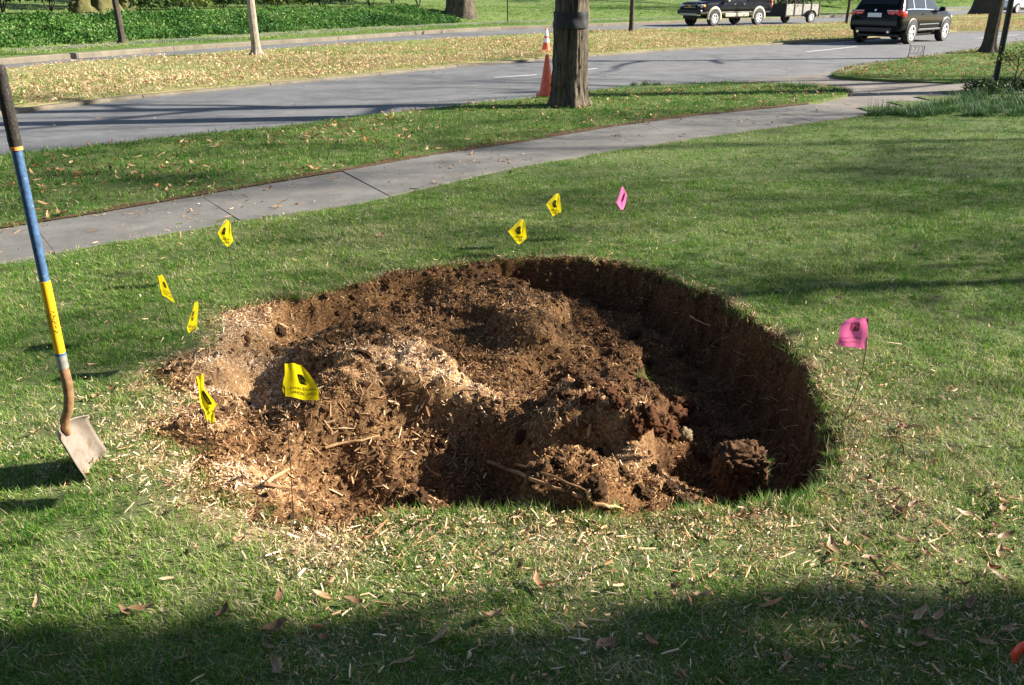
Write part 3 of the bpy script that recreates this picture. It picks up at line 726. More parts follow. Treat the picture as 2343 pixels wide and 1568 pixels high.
# on verge and island
x, y, r = sample(-9, 22, 6.0, 36, 42, 105)
px, py, zc = proj(x, y, 0 * x + Z_VERGE)
near_w = np.abs(py - yat(S_FAR, px)) < 16
ok = (px > -200) & (px < 2540) & (inpoly(px, py, verge_px) | inpoly(px, py, isl_px))
dn = fbm(x, y, 1.1, 3, 91); keep = ok & (r.random(len(x)) < np.clip((dn - .36) * 2.2 + .35 * near_w + .3 * (px > 1900), 0, 1)); x, y = x[keep], y[keep]
pts, rot, scl, idx = finish(x, y, 0 * x + Z_VERGE + .025, r, .5, 1.15, 4, .35)
scatter('leaf_litter', LITTER, pts, rot, scl, idx, {'tone': r.random(len(x)) ** .8}, 'fallen brown leaves strewn over the verge')['category'] = 'leaves'
# on the median
x, y, r = sample(-18, 48, 12, 85, 46, 106)
px, py, zc = proj(x, y, 0 * x + Z_MED)
ok = (px > -200) & (px < 2540) & inpoly(px, py, med_px)
f = (py - yat(M_FARE, px)) / (yat(M_NEAR, px) - yat(M_FARE, px))
keep = ok & (r.random(len(x)) < np.clip((fbm(x, y, .5, 3, 92) - .38) * 2.4 + .55 * sstep((f - .25) / .5), 0, 1)); x, y = x[keep], y[keep]
pts, rot, scl, idx = finish(x, y, 0 * x + Z_MED + .045, r, .7, 1.35, 4, .4)
scatter('leaf_litter', LITTER, pts, rot, scl, idx, {'tone': np.clip(r.normal(.74, .12, len(x)), 0, .88)}, 'pale tan leaves thickly strewn over the median')['category'] = 'leaves'
# a few on road, sidewalk and driveway
x, y, r = sample(-7, 20, 5, 34, 1.1, 107)
px, py, zc = proj(x, y, 0 * x)
onroad = (py < yat(R_NEAR, px)) & (py > yat(M_NEAR, px)); onwalk = (py < yat(S_NEAR, px)) & (py > yat(S_FAR, px))
ok = (px > -100) & (px < 2440) & (onroad | onwalk | inpoly(px, py, drive_px)) & ~inpoly(px, py, isl_px); z = np.where(onroad, Z_ROAD, Z_WALK) + .012
keep = ok & (r.random(len(x)) < np.where(onroad, .35, 1)); x, y, z = x[keep], y[keep], z[keep]
pts, rot, scl, idx = finish(x, y, z, r, .5, 1.0, 4, .2)
scatter('leaf_litter', LITTER, pts, rot, scl, idx, {'tone': r.uniform(.2, .85, len(x))}, 'stray leaves lying on the street and sidewalk')['category'] = 'leaves'

# -- wood chips: small ones as one mass
def splinter(name, L, W, T, seed, mat):
    r = random.Random(seed); vs, fs = [], []; K = 2
    for i in range(K + 1):
        t = i / K; w = W * (.35 + .65 * math.sin(math.pi * (.15 + .7 * t))) * r.uniform(.7, 1.2); off = r.uniform(-.3, .3) * W; zz = r.uniform(-.2, .4) * T
        x = (t - .5) * L * (1 + r.uniform(-.1, .1))
        vs += [(x, off - w / 2, zz), (x + r.uniform(-.1, .1) * L, off + w / 2, zz), (x, off, zz + T)]
    for i in range(K):
        for j in range(3): j2 = (j + 1) % 3; fs.append((3 * i + j, 3 * i + j2, 3 * i + 3 + j2, 3 * i + 3 + j))
    fs += [(0, 2, 1), (3 * K, 3 * K + 1, 3 * K + 2)]
    return mesh(name, vs, fs, mat)
CHIPS = [splinter('chip', r_[0], r_[1], r_[2], i, M_CHIP) for i, r_ in enumerate([(.022, .008, .004), (.036, .005, .003), (.018, .01, .004), (.04, .006, .004), (.014, .008, .004), (.05, .004, .003)])]
def lie_on(x, y, r, jitter):
    dx, dy = gnormal(x, y); rot = np.zeros((len(x), 3))
    for i in range(len(x)):
        nrm = Vector((-dx[i], -dy[i], 1)).normalized()
        q = nrm.to_track_quat('Z', 'Y') @ Quaternion((0, 0, 1), r.uniform(0, 6.283)) @ Euler((r.normal(0, jitter), r.normal(0, jitter), 0)).to_quaternion()
        rot[i] = q.to_euler()
    return rot
x, y, r = sample(-2.2, 2.2, 2.2, 6.4, 15000, 108)
ds = gsoil(x, y); px, py, _ = proj(x, y, gz(x, y)); fr = freshness(x, y)
shade = sstep((px - 1380) / 250) * sstep((1010 - py) / 80) + sstep((px - 1600) / 80)   # few pale chips on the bare cut side; thinned so the shaded right darkens
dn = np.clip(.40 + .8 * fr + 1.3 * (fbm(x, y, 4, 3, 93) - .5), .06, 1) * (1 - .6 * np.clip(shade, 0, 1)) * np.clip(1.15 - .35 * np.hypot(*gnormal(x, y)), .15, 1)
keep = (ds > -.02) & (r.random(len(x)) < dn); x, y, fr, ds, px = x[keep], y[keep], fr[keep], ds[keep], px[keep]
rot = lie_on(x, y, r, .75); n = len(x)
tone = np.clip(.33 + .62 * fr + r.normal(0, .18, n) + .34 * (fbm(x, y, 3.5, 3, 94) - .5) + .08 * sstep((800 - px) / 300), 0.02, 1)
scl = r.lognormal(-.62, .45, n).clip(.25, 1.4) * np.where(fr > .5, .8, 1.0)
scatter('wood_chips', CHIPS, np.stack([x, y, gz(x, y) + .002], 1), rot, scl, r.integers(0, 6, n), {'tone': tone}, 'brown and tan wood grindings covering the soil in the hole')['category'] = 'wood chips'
# chips on the grass round the hole
x, y, r = sample(-3.1, 3.1, 1.05, 7.2, 9500, 109)
ds = gsoil(x, y); ch = chipness(x, y)
keep = (ds < 0) & (r.random(len(x)) < np.clip(ch * ch * 1.0 + .010, 0, 1)); x, y = x[keep], y[keep]; n = len(x)
scatter('wood_chips', CHIPS, np.stack([x, y, gz(x, y) + r.uniform(.0, .026, n)], 1), lie_on(x, y, r, .6), r.lognormal(-.95, .5, n).clip(.18, 1.3), r.integers(0, 6, n),
        {'tone': np.clip(r.normal(.78, .17, n), .15, 1)}, 'pale wood grindings scattered on the grass round the hole')['category'] = 'wood chips'
# grit and crumbs of wood on the sidewalk and in the gutter
x, y, r = sample(-7, 9, 5, 20, 60, 112); px, py, zc = proj(x, y, 0 * x)
onwalk = (py < yat(S_NEAR, px)) & (py > yat(S_FAR, px)) & (px < 1930); gut = (np.abs(py - yat(R_NEAR, px) + 4) < 5) & (px < 1660)
keep = (px > -150) & (px < 2440) & ((onwalk & (r.random(len(x)) < np.clip((fbm(x, y, 1.5, 3, 96) - .4) * 3, .08, 1))) | gut); x, y = x[keep], y[keep]; n = len(x)
scatter('grit', CHIPS, np.stack([x, y, np.where(onwalk[keep], Z_WALK + .006, Z_ROAD + .004)], 1), np.stack([r.normal(0, .2, n), r.normal(0, .2, n), r.uniform(0, 6.28, n)], 1), r.lognormal(-.3, .4, n), r.integers(0, 6, n), {'tone': r.uniform(.1, .9, n)}, 'bits of leaf and wood lying on the sidewalk and gutter')['category'] = 'grit'
# crumbs of soil
def crumb(name, s, seed, mat, sub=1):
    bm = bmesh.new(); bmesh.ops.create_icosphere(bm, subdivisions=sub, radius=s); r = random.Random(seed)
    ph = [r.uniform(0, 6) for _ in range(6)]
    for v in bm.verts:
        d = v.co.normalized()
        k = 1 + .25 * math.sin(4 * d.x + ph[0]) * math.sin(3.5 * d.y + ph[1]) + (.12 * math.sin(27 * d.x + ph[1]) * math.sin(25 * d.y + ph[2]) * math.sin(23 * d.z + ph[0]) if sub > 2 else 0) + .16 * math.sin(9 * d.z + ph[2]) * math.sin(8 * d.x + ph[3]) + (.10 * math.sin(17 * d.y + ph[4]) * math.sin(15 * d.z + ph[5]) if sub > 1 else 0) + r.uniform(-.10, .10)
        if sub > 2: k = 1 + .30 * mnoise.fractal(d * 1.3 + Vector((ph[0], ph[1], ph[2])) * 3, .9, 2.1, 3) + .34 * mnoise.fractal(d * 4.2 + Vector((ph[3], ph[1], ph[2])) * 3, .35, 2.1, 6) + r.uniform(-.03, .03)
        v.co = d * s * k; v.co.z *= .8
    me = bpy.data.meshes.new(name); bm.to_mesh(me); bm.free(); me.materials.append(mat)
    if sub > 2: me.polygons.foreach_set('use_smooth', np.ones(len(me.polygons), bool))
    return me
M_CLOD = plain('soil_clod', (0.085, 0.046, 0.024), 0.95, var=.55, scale=55, spec=.1, bmp=.9)
M_CLAY = plain('red_clay', (0.12, 0.052, 0.026), 0.95, var=.5, scale=45, spec=.1, bmp=.9)
CR = [crumb('crumb', .012, i, M_CLOD) for i in range(4)]
x, y, r = sample(-2, 2, 2.3, 6.3, 1500, 110); ds = gsoil(x, y)
keep = (ds > .02) & (r.random(len(x)) < np.clip((fbm(x, y, 4, 3, 95) - .32) * 2, .05, 1) * (1 - .8 * freshness(x, y))); x, y = x[keep], y[keep]; n = len(x)
scatter('soil_crumbs', CR, np.stack([x, y, gz(x, y) + .002], 1), r.uniform(0, 6, (n, 3)), r.lognormal(-.3, .5, n).clip(.3, 2.0), r.integers(0, 4, n), {}, 'crumbs of dark brown soil in the hole')['category'] = 'soil'

# -- the rising far lawn
r = np.random.default_rng(120); pts = []; nb = len(base)
for i in range(nb - 1):
    if not (-200 < L[i][0] < 2500): continue
    for k in range(0, 8):
        if L[i][0] < 1010 and k < 3: continue
        a0, a1, b0, b1 = bank_v[i * K + k], bank_v[(i + 1) * K + k], bank_v[i * K + k + 1], bank_v[(i + 1) * K + k + 1]
        n = int(min(500, (a1 - a0).length * (b0 - a0).length * (10 if k < 5 else 3)))
        u = r.random((n, 2))
        for q in range(n): pts.append(tuple(a0.lerp(a1, u[q, 0]).lerp(b0.lerp(b1, u[q, 0]), u[q, 1])))
pa_ = np.array(pts); n = len(pa_)
scatter('far_grass', T_FAR, pa_, np.stack([r.normal(0, .1, n), r.normal(0, .1, n), r.uniform(0, 6.28, n)], 1), r.uniform(1.0, 2.0, n), r.integers(0, 4, n),
        {'dry': (fbm(pa_[:, 0], pa_[:, 1], .25, 3, 88) - .5) * .5 - .05}, 'mown grass of the rising lawn across the street')['category'] = 'grass'

# -- ivy on the bank, left of the big oak
def ivy_clump(seed):
    r = random.Random(seed); vs, fs, tone = [], [], []
    for _ in range(28):
        c = Vector((r.uniform(-.16, .16), r.uniform(-.16, .16), r.uniform(0, .12))); s = r.uniform(.022, .042)
        R = Euler((r.gauss(.3, .5), r.gauss(0, .5), r.uniform(0, 6.28))).to_matrix()
        k = len(vs); sh = [(-.1, -1), (.7, -.55), (1.15, .0), (.7, .55), (-.1, 1), (-.5, 0)]
        vs += [c + R @ Vector((a * s, b * s * .8, -.12 * s * abs(b))) for a, b in sh]; fs.append(tuple(range(k, k + 6))); t = r.betavariate(2, 2.4); tone += [t] * 6
    me = mesh('ivy_clump', vs, fs, M_IVY); fattr(me, 'tone', tone); return me
IVY = [ivy_clump(i) for i in range(6)]
r = np.random.default_rng(111); pts = []
nb = len(base)
for i in range(nb - 1):
    if -260 < L[i][0] < 1010:
        p00, p10 = bank_v[i * K], bank_v[(i + 1) * K]; ln = (p10 - p00).length
        for k in range(0, 4):
            a0, a1, b0, b1 = bank_v[i * K + k], bank_v[(i + 1) * K + k], bank_v[i * K + k + 1], bank_v[(i + 1) * K + k + 1]
            n = int(ln * (b0 - a0).length * 46)
            for _ in range(n):
                u, v = r.random(2); q = a0.lerp(a1, u).lerp(b0.lerp(b1, u), v)
                if k == 3 and v > .25 + .6 * math.sin(q.x * .4) ** 2: continue
                pts.append(q + Vector((0, 0, r.uniform(-.04, .08) + .10 * math.sin(q.x * 1.7) * math.sin(q.y * 1.3))))
n = len(pts)
pa_ = np.array([tuple(p) for p in pts]); shift = (fbm(pa_[:, 0], pa_[:, 1], .55, 3, 98) - .5) * .9 + r.normal(0, .1, n)
rot = np.stack([r.normal(-.35, .35, n), r.normal(0, .35, n), r.uniform(-.6, .6, n) + .6], 1)
scatter('ivy', IVY, np.array([tuple(p) for p in pts]), rot, r.uniform(.8, 1.6, n), r.integers(0, 6, n), {'shift': shift}, 'glossy dark green ivy blanketing the bank across the street')['category'] = 'ivy'

# ================================================================ TREES AND SHRUBS
def trunk_mesh(name, r0, h, mat, flare=1.6, lean=(0, 0), seed=0, taper=.55, n=28, ridges=.06, fh=.5, roots=5, mats=None):
    r = random.Random(seed); vs, fs = [], []; ph = [r.uniform(0, 6.28) for _ in range(8)]
    zs = [-.08, -.03, .02, .07, .13, .2, .3, .42, .58, .8, 1.05, 1.35, 1.7, 2.1, 2.6, 3.2, 4, 5, 6.2, 7.5, 9, 11, 13]
    zs = [z * max(1, r0 / .3) if z < 1.2 else z for z in zs]
    if n > 60: zs += [.1 * q for q in range(2, 26)]
    zs = sorted(set(z for z in zs if z < h)) + [h]
    for z in zs:
        t = max(0, z) / h; k = 1 - (1 - taper) * t; fl = (flare - 1) * math.exp(-max(0, z) / (fh * r0 * 1.4))
        cx = lean[0] * z + .05 * math.sin(z * .9 + ph[0]) * r0; cy = lean[1] * z + .05 * math.cos(z * .8 + ph[1]) * r0
        for j in range(n):
            a = 2 * math.pi * j / n
            R = (1 + (ridges * .5 * math.sin(a * 23 + 2 * math.sin(z * 2.3 + 3 * a)) * (.6 + .4 * math.sin(z * 5 + a * 3)) if n > 60 else 0)) * r0 * (k + fl * (.7 + .6 * max(0, math.sin(a * roots / 2 + ph[2])) ** 2)) * (1 + ridges * math.sin(a * 9 + ph[3] + .5 * math.sin(z * 3)) * .5 + ridges * .8 * math.sin(a * 5 + ph[4] + z * .6) + ridges * r.uniform(-.5, .5))
            vs.append((cx + R * math.cos(a), cy + R * math.sin(a), z))
    for i in range(len(zs) - 1):
        for j in range(n): j2 = (j + 1) % n; fs.append((i * n + j, i * n + j2, (i + 1) * n + j2, (i + 1) * n + j))
    return mesh(name, vs, fs, mat, True)
def crown_mesh(name, r0, h, mats, spread, seed, leaves, lsize, lean=(0, 0), levels=4, start=.55, nlimb=7, up=.55):
    """limbs and twigs (material 0) with leaves spread along the twigs (material 1)"""
    r = random.Random(seed); mb = MB(); tips = []
    def grow(p, d, ln, rad, lev):
        n = 3; pts = [p]; rr = [rad]
        for i in range(n):
            d = (d + Vector((r.gauss(0, .16), r.gauss(0, .16), r.gauss(.03, .12)))).normalized()
            p = p + d * ln / n; pts.append(p); rr.append(rad * (1 - .5 * (i + 1) / n))
        mb.tube(pts, rr, 6 if lev > 2 else 4 if lev > 1 else 3, 0, False)
        if lev <= 2: tips.extend(pts[1:])
        if lev > 0:
            for _ in range(r.choice((3, 3, 4)) if lev > 1 else 4):
                b = pts[r.choice((1, 2, 3, 3))]
                dd = (d + Vector((r.gauss(0, .6), r.gauss(0, .6), r.gauss(.1, .4)))).normalized()
                grow(b, dd, ln * r.uniform(.55, .78), rr[-1] * r.uniform(.6, .85), lev - 1)
    for k in range(nlimb):
        z = h * (start + (1 - start) * (k + .5) / nlimb); a = k * 2.4 + r.uniform(-.4, .4)
        d = Vector((math.cos(a), math.sin(a), up + .5 * (k / nlimb))).normalized()
        grow(Vector((lean[0] * z, lean[1] * z, z)), d, spread * (1 - .35 * k / nlimb) * r.uniform(.8, 1.1) * .5, r0 * .42 * (1 - .5 * k / nlimb), levels - 1)
    nt = len(mb.v); tone = [0.5] * nt
    for _ in range(leaves):
        c = r.choice(tips) + Vector((r.gauss(0, .22), r.gauss(0, .22), r.gauss(0, .2))); s = lsize * r.uniform(.6, 1.3)
        R = Euler((r.uniform(-1, 1), r.uniform(-1, 1), r.uniform(0, 6.28))).to_matrix()
        mb.add([c + R @ Vector(q) for q in ((-s, 0, 0), (0, -s * .45, 0), (s, 0, 0), (0, s * .45, 0))], [(0, 1, 2, 3)], 1)
        t = r.random(); tone += [t] * 4
    me = mesh(name, mb.v, mb.f, mats, False, mb.m); fattr(me, 'tone', tone); return me
def tree(name, label, pos, r0, h, mat, cat='tree', group=None, lean=(0, 0), flare=1.6, seed=0, spread=6, leaves=1200, lsize=.06, levels=4, nlimb=7, start=.55, leafm=None, **k):
    root = tag(empty(name, pos), label, cat, group)
    link('trunk', trunk_mesh('trunk', r0, h, mat, flare, lean, seed, **k), root)
    link('crown', crown_mesh('crown', r0, h, [mat, leafm or M_AUTUMN], spread, seed + 1, leaves, lsize, lean, levels, start, nlimb), root)
    return root
# the tree on the verge, behind the hole
pc = P(1298, 243, Z_VERGE)
t0 = tree('street_tree', 'thick grey-barked tree on the verge with a black band round its trunk', pc, .25, 6.5, M_BARK, seed=4, spread=7, leaves=1500, flare=1.42, taper=.8, n=110, ridges=.11, lean=(.012, 0), start=.72)
M_BAND = plain('black_wrap', (0.022, 0.022, 0.025), .7, var=.3, scale=12, bmp=.2, spec=.25)
mb = MB(); n = 40
zb0, zb1 = PY(1300, 64, pc.y).z - Z_VERGE, PY(1300, 27, pc.y).z - Z_VERGE
prof = []
for i in range(9):
    t = i / 8; z = zb0 + (zb1 - zb0) * t; prof.append((z, .268 + .004 * math.sin(t * 9)))
vs, fs = [], []
for z, R in prof:
    for j in range(n):
        a = 2 * math.pi * j / n; q = R * (1 + .02 * math.sin(a * 7 + z * 20)) + (.022 if -1.2 < a - 4.9 < .6 else 0); vs.append((.012 * z + q * math.cos(a), q * math.sin(a), z))
for i in range(8):
    for j in range(n): j2 = (j + 1) % n; fs.append((i * n + j, i * n + j2, (i + 1) * n + j2, (i + 1) * n + j))
tag(link('trunk_wrap', mesh('trunk_wrap', vs, fs, M_BAND, True), t0), 'black band wrapped round the trunk')
tree('median_tree', 'pale young tree on the left of the median casting no leaves', P(588, 126, Z_MED), .125, 5.2, M_BARK_Y, seed=11, spread=4.5, leaves=350, flare=1.9, levels=4, nlimb=6, group='young trees along the street', lean=(-.015, 0))
bpy.data.objects['median_tree']['label'] = 'pale-barked young tree on the left part of the median'
tree('median_tree', 'slim dark young tree on the median right of the big trunk', P(1443, 73, Z_MED), .105, 5, M_BARK_D, seed=12, spread=4, leaves=250, flare=1.6, levels=3, group='young trees along the street')
tree('median_tree', 'thin dark sapling on the median between the trailer and the black car', P(1935, 55, Z_MED), .085, 4.6, M_BARK_D, seed=13, spread=3.5, leaves=200, flare=1.4, levels=3, group='young trees along the street', lean=(.03, 0))
tree('street_tree', 'dark young tree on the far verge in front of the ivy bank', P(281, 100, Z_FAR), .115, 5, M_BARK_D, seed=14, spread=4, leaves=300, flare=2.0, levels=3, group='young trees along the street', lean=(-.03, 0))
tree('oak_tree', 'massive grey oak trunk with flared roots across the far road', P(1052, 50, Z_FAR), .82, 11, M_BARK, seed=15, spread=14, leaves=4500, lsize=.12, flare=1.5, levels=4, nlimb=9, n=40)
tree('oak_tree', 'huge dark oak trunk on the median beyond the black car', P(2252, 33, Z_MED), .95, 12, M_BARK_D, seed=16, spread=15, leaves=4500, lsize=.13, flare=1.5, levels=4, nlimb=9, n=40)
tree('street_tree', 'leaning dark trunk with flared root on the grass beyond the driveway', P(2258, 122, Z_VERGE), .18, 7.5, M_BARK_D, seed=17, spread=8, leaves=1800, flare=2.0, levels=4, lean=(.03, 0), n=36)

def bush_mesh(name, n, rx, ry, rz, leaf, mat, seed, core=True, lift=0.0):
    r = random.Random(seed); vs, fs, tone, mi = [], [], [], []
    ph = [r.uniform(0, 6.28) for _ in range(6)]
    for _ in range(n):
        a, ct = r.uniform(0, 6.283), r.uniform(-.35, 1); st = math.sqrt(1 - ct * ct)
        d = Vector((st * math.cos(a), st * math.sin(a), ct)); k = (1 + .2 * math.sin(3 * a + ph[0]) * math.sin(4 * ct + ph[1]) + .14 * math.sin(7 * a + ph[2]) * math.sin(6 * ct + ph[3])) * (r.random() ** .22)
        c = Vector((d.x * rx * k, d.y * ry * k, lift + max(.02, rz * .45 + d.z * rz * .62 * k))); s = leaf * r.uniform(.6, 1.35)
        R = Euler((r.gauss(0, .7), r.gauss(0, .7), r.uniform(0, 6.28))).to_matrix(); q = len(vs)
        vs += [c + R @ Vector(p) for p in ((-s, 0, 0), (0, -s * .5, .1 * s), (s, 0, 0), (0, s * .5, .1 * s))]; fs.append((q, q + 1, q + 2, q + 3)); t = r.random(); tone += [t] * 4
    me = mesh(name, vs, fs, mat); fattr(me, 'tone', tone); return me
def shrub(name, label, pos, size, n, leaf, mat, seed, group=None, cat='shrub'):
    root = tag(empty(name, pos), label, cat, group)
    link('foliage', bush_mesh('foliage', n, size[0], size[1], size[2], leaf, mat, seed), root)
    mb = MB(); r = random.Random(seed)
    for _ in range(5):
        a = r.uniform(0, 6.28); mb.tube([(0, 0, -.05), (.25 * size[0] * math.cos(a), .25 * size[1] * math.sin(a), size[2] * .45), (.5 * size[0] * math.cos(a), .5 * size[1] * math.sin(a), size[2] * .8)], [.03, .022, .01], 5)
    mb.obj('stem', [M_BARK_D], root); return root
# dark planting on top of the bank, upper left
G = 'dark shrubs behind the ivy bank'
def ahead(px, py, z, extra):
    """a spot on the rising ground, `extra` metres further than the far sidewalk seen at that column"""
    p = P(px, float(yat(W_FARE, px)), Z_FAR); d = Vector((p.x, p.y, 0)).normalized(); return p + d * extra + Vector((0, 0, z - Z_FAR))
SHR = [(20, 9, (2.6, 2.2, 3.2), M_SHRUB, 'dark evergreen shrub at the upper left corner above the ivy'), (-150, 8, (2.8, 2.4, 3.4), M_SHRUB, 'tall dark evergreen beyond the left edge above the ivy'), (130, 11, (1.9, 1.6, 2.2), M_SHRUB, 'rounded dark shrub left of the mossy boulders'), (330, 10, (1.4, 1.2, .95), M_SHRUB, 'low dark bush just right of the mossy boulders'), (420, 12, (1.6, 1.3, 1.0), M_SHRUB_Y, 'light green low bush between the boulders and the median tree'),
       (520, 12.5, (1.7, 1.4, 1.15), M_SHRUB, 'low bush on the lawn edge left of the pale median tree'), (640, 13, (1.9, 1.5, 1.1), M_SHRUB_Y, 'yellow-green bush behind the pale median tree'), (740, 12, (2.0, 1.6, 1.5), M_SHRUB, 'dark bush above the ivy right of the pale median tree'), (850, 12, (2.2, 1.7, 1.9), M_SHRUB, 'broad dark bush above the ivy, second left of the grey oak'), (960, 12, (2.2, 1.8, 2.1), M_SHRUB, 'deep green bush directly left of the grey oak'),
       (250, 17, (3.2, 2.4, 4.2), M_SHRUB, 'tall dark conifer mass behind the mossy boulders'), (480, 19, (3.4, 2.6, 4.4), M_SHRUB, 'tall dark evergreen behind the light green bush'), (700, 20, (3.4, 2.6, 4.4), M_SHRUB, 'tall dark evergreen behind the yellow-green bush'), (900, 20, (3.4, 2.6, 4.4), M_SHRUB, 'tall dark evergreen behind the broad dark bush')]
for i, (px, ex, sz, m, lab) in enumerate(SHR):
    shrub('evergreen_shrub', lab, ahead(px, 0, .80, ex), sz, int(900 * sz[0]), .10 + .015 * sz[2], m, 30 + i, G)
for i, (px, ex, sz, m, lab) in enumerate([(1990, 14, (1.6, 1.4, 1.3), M_SHRUB, 'dark bush beyond the far road above the trailer'), (2075, 9, (2.6, 2, 1.2), M_SHRUB_Y, 'pale green bush beyond the far road behind the black car'), (2150, 10, (2.6, 2.2, 2.6), M_SHRUB, 'dark bush beyond the far road right of the black car'), (2300, 16, (3.2, 2.4, 3.4), M_SHRUB, 'tall bush beyond the white car'), (2420, 16, (3.2, 2.4, 3.4), M_SHRUB, 'tall bush beyond the right edge of the far road'), (1895, 6, (2.4, 1.2, .9), M_SHRUB_Y, 'low green bush behind the loaded trailer')]):
    shrub('roadside_shrub', lab, ahead(px, 0, .75, ex), sz, int(800 * sz[0]), .15, m, 60 + i, 'bushes beyond the far road')
# mossy boulders and their trunk at the upper left
M_MOSS = plain('mossy_stone', (0.085, 0.08, 0.032), .95, var=.45, scale=3, spec=.1, bmp=.5)
for i, (px, ex, s, lab) in enumerate([(198, 8.6, (.55, .4, .75), 'mossy upright boulder left of the stump above the ivy'), (296, 9.4, (.38, .3, .62), 'small mossy slab leaning right of the stump above the ivy')]):
    p = ahead(px, 0, .9, ex); o = link('boulder', crumb('boulder', 1.0, 70 + i, M_MOSS, 3), loc=p, scl=s, rot=(0, .3 * (i * 2 - 1), .4)); tag(o, lab, 'boulder', 'mossy boulders above the ivy')
p = ahead(245, 0, .78, 10)
st = tag(empty('tree_stump', p), 'broad mossy trunk base between two boulders above the ivy', 'stump'); link('trunk', trunk_mesh('trunk', .6, 3.0, M_MOSS, 1.6, (0, 0), 77, ridges=.12), st)
# garden edging in front of them
mb = MB()
e0 = [ahead(60 + 42 * k, 0, .79, 5.2 + .35 * k) for k in range(6)]
for k in range(5):
    d = e0[k + 1] - e0[k]; mb.box((e0[k] + e0[k + 1]) / 2 + Vector((0, 0, .03)), (d.length - .02, .16, .14), R=Matrix.Rotation(math.atan2(d.y, d.x), 3, 'Z'), bev=.015)
tag(mb.obj('garden_edging', [M_KERB]), 'pale stone edging along the bed above the ivy', 'edging')

# ---- trees to the right, outside the picture, whose shade falls across lawn and street
def by_v(D, v):
    """a spot D metres towards the sun whose shadow runs through the lawn line v"""
    s = Vector((math.cos(SUN_AZ), math.sin(SUN_AZ), 0)); nrm = Vector((-s.y, s.x, 0)); q = s * D + nrm * v; return Vector((q.x, q.y, 0))
def vline(px, py): p = P(px, py); return -math.sin(SUN_AZ) * p.x + math.cos(SUN_AZ) * p.y
SHADE = [
    (30.0, vline(1900, 330), .09, 15.0, 7.0, 4500, 'tree standing to the right of the lawn by the driveway'),
    (34.0, vline(2000, 480), .09, 16.0, 6.5, 4200, 'tree standing in the neighbouring yard right of the lawn'),
    (13.0, vline(400, 735), .09, 6.0, 2.6, 500, 'slim tree standing right of the lawn'),
    (13.2, 15.65, .29, 12.5, 7.0, 1100, 'tree standing right of the driveway near the street'),
    (30.0, 17.5, .25, 14.0, 8.0, 700, 'tree standing further right along the verge'),
]
for i, (D, v, r0, h, sp, lv, lab) in enumerate(SHADE):
    tree('yard_tree', lab, by_v(D, v), r0, h, M_BARK, seed=90 + i * 3, spread=sp, leaves=lv, lsize=.085, levels=4, nlimb=9, start=.5, group='trees standing right of the lawn')
for i, (px, ex, lab) in enumerate([(1500, 24, 'tree on the rising lawn beyond the pickup'), (1680, 17, 'tree on the rising lawn beyond the trailer'), (1330, 34, 'tree on the rising lawn behind the banded trunk')]):
    q = ahead(px, 0, 0, ex); q.z = 1.0 + .03 * ex
    tree('lawn_tree', lab, q, .32, 9, M_BARK_D, seed=140 + i, spread=9, leaves=3500, lsize=.14, levels=4, nlimb=9, start=.35, group='trees on the rising far lawn')
# big evergreen to the right of the photographer; its crown shades the nearest grass
RC, HC = 5.5, 7.2; EDGE_Y = P(1171, 1362).y
sc_ = Vector((-1.9, EDGE_Y - 5.70, 0)) + Vector((math.cos(SUN_AZ), math.sin(SUN_AZ), 0)) * (HC / math.tan(SUN_EL))
mg = tag(empty('evergreen_tree', (sc_.x, sc_.y, 0)), 'broad dense evergreen tree standing right of the photographer', 'tree')
link('trunk', trunk_mesh('trunk', .28, 6, M_BARK, 1.6, (0, 0), 5), mg)
r = random.Random(12); vs, fs, tone = [], [], []
for _ in range(46000):
    d = Vector((r.gauss(0, 1), r.gauss(0, 1), r.gauss(0, 1))).normalized() * (RC * r.random() ** .2)
    s = r.uniform(.12, .24); R = Euler((r.gauss(0, .8), r.gauss(0, .8), r.uniform(0, 6.28))).to_matrix(); q = len(vs); c = d + Vector((0, 0, HC))
    vs += [c + R @ Vector(p) for p in ((-s, 0, 0), (0, -s * .5, 0), (s, 0, 0), (0, s * .5, 0))]; fs.append((q, q + 1, q + 2, q + 3)); tone += [r.random()] * 4
me = mesh('crown', vs, fs, M_SHRUB); fattr(me, 'tone', tone); link('crown', me, mg)

# unseen house, added behind the camera to cut sky light on the foreground
M_BRICK = plain('house_brick', (0.24, 0.10, 0.07), .9, 0, .3, 8, .2, bmp=.3); M_SLATE = plain('roof_shingle', (0.07, 0.07, 0.075), .9, 0, .3, 6, .2); M_FRAME = plain('window_frame', (0.7, 0.7, 0.68), .5); M_PANE = plain('window_pane', (0.02, 0.025, 0.03), .05, 0, .1, 2, .6)
hs_ = tag(empty('house', (0, -6.5, 0)), 'unseen brick house with a shingle roof, added behind the camera to block sky light', 'house')
mb = MB(); mb.box((0, -5, 3.0), (19, 10, 6.4)); mb.obj('wall', [M_BRICK], hs_)
mb = MB(); mb.add([(-10, .6, 6.2), (10, .6, 6.2), (10, -5, 9.6), (-10, -5, 9.6), (-10, -10.6, 6.2), (10, -10.6, 6.2)], [(0, 1, 2, 3), (3, 2, 5, 4), (0, 3, 4), (1, 5, 2), (0, 4, 5, 1)]); mb.obj('roof', [M_SLATE], hs_)
for xx in (-6.5, -2.8, 2.8, 6.5):
    for zz in (1.6, 4.5):
        mb = MB(); mb.box((xx, .03, zz), (1.25, .1, 1.75)); w_ = mb.obj('window', [M_FRAME], hs_); mb = MB(); mb.box((xx, .085, zz), (1.05, .02, 1.55)); mb.obj('pane', [M_PANE], w_)
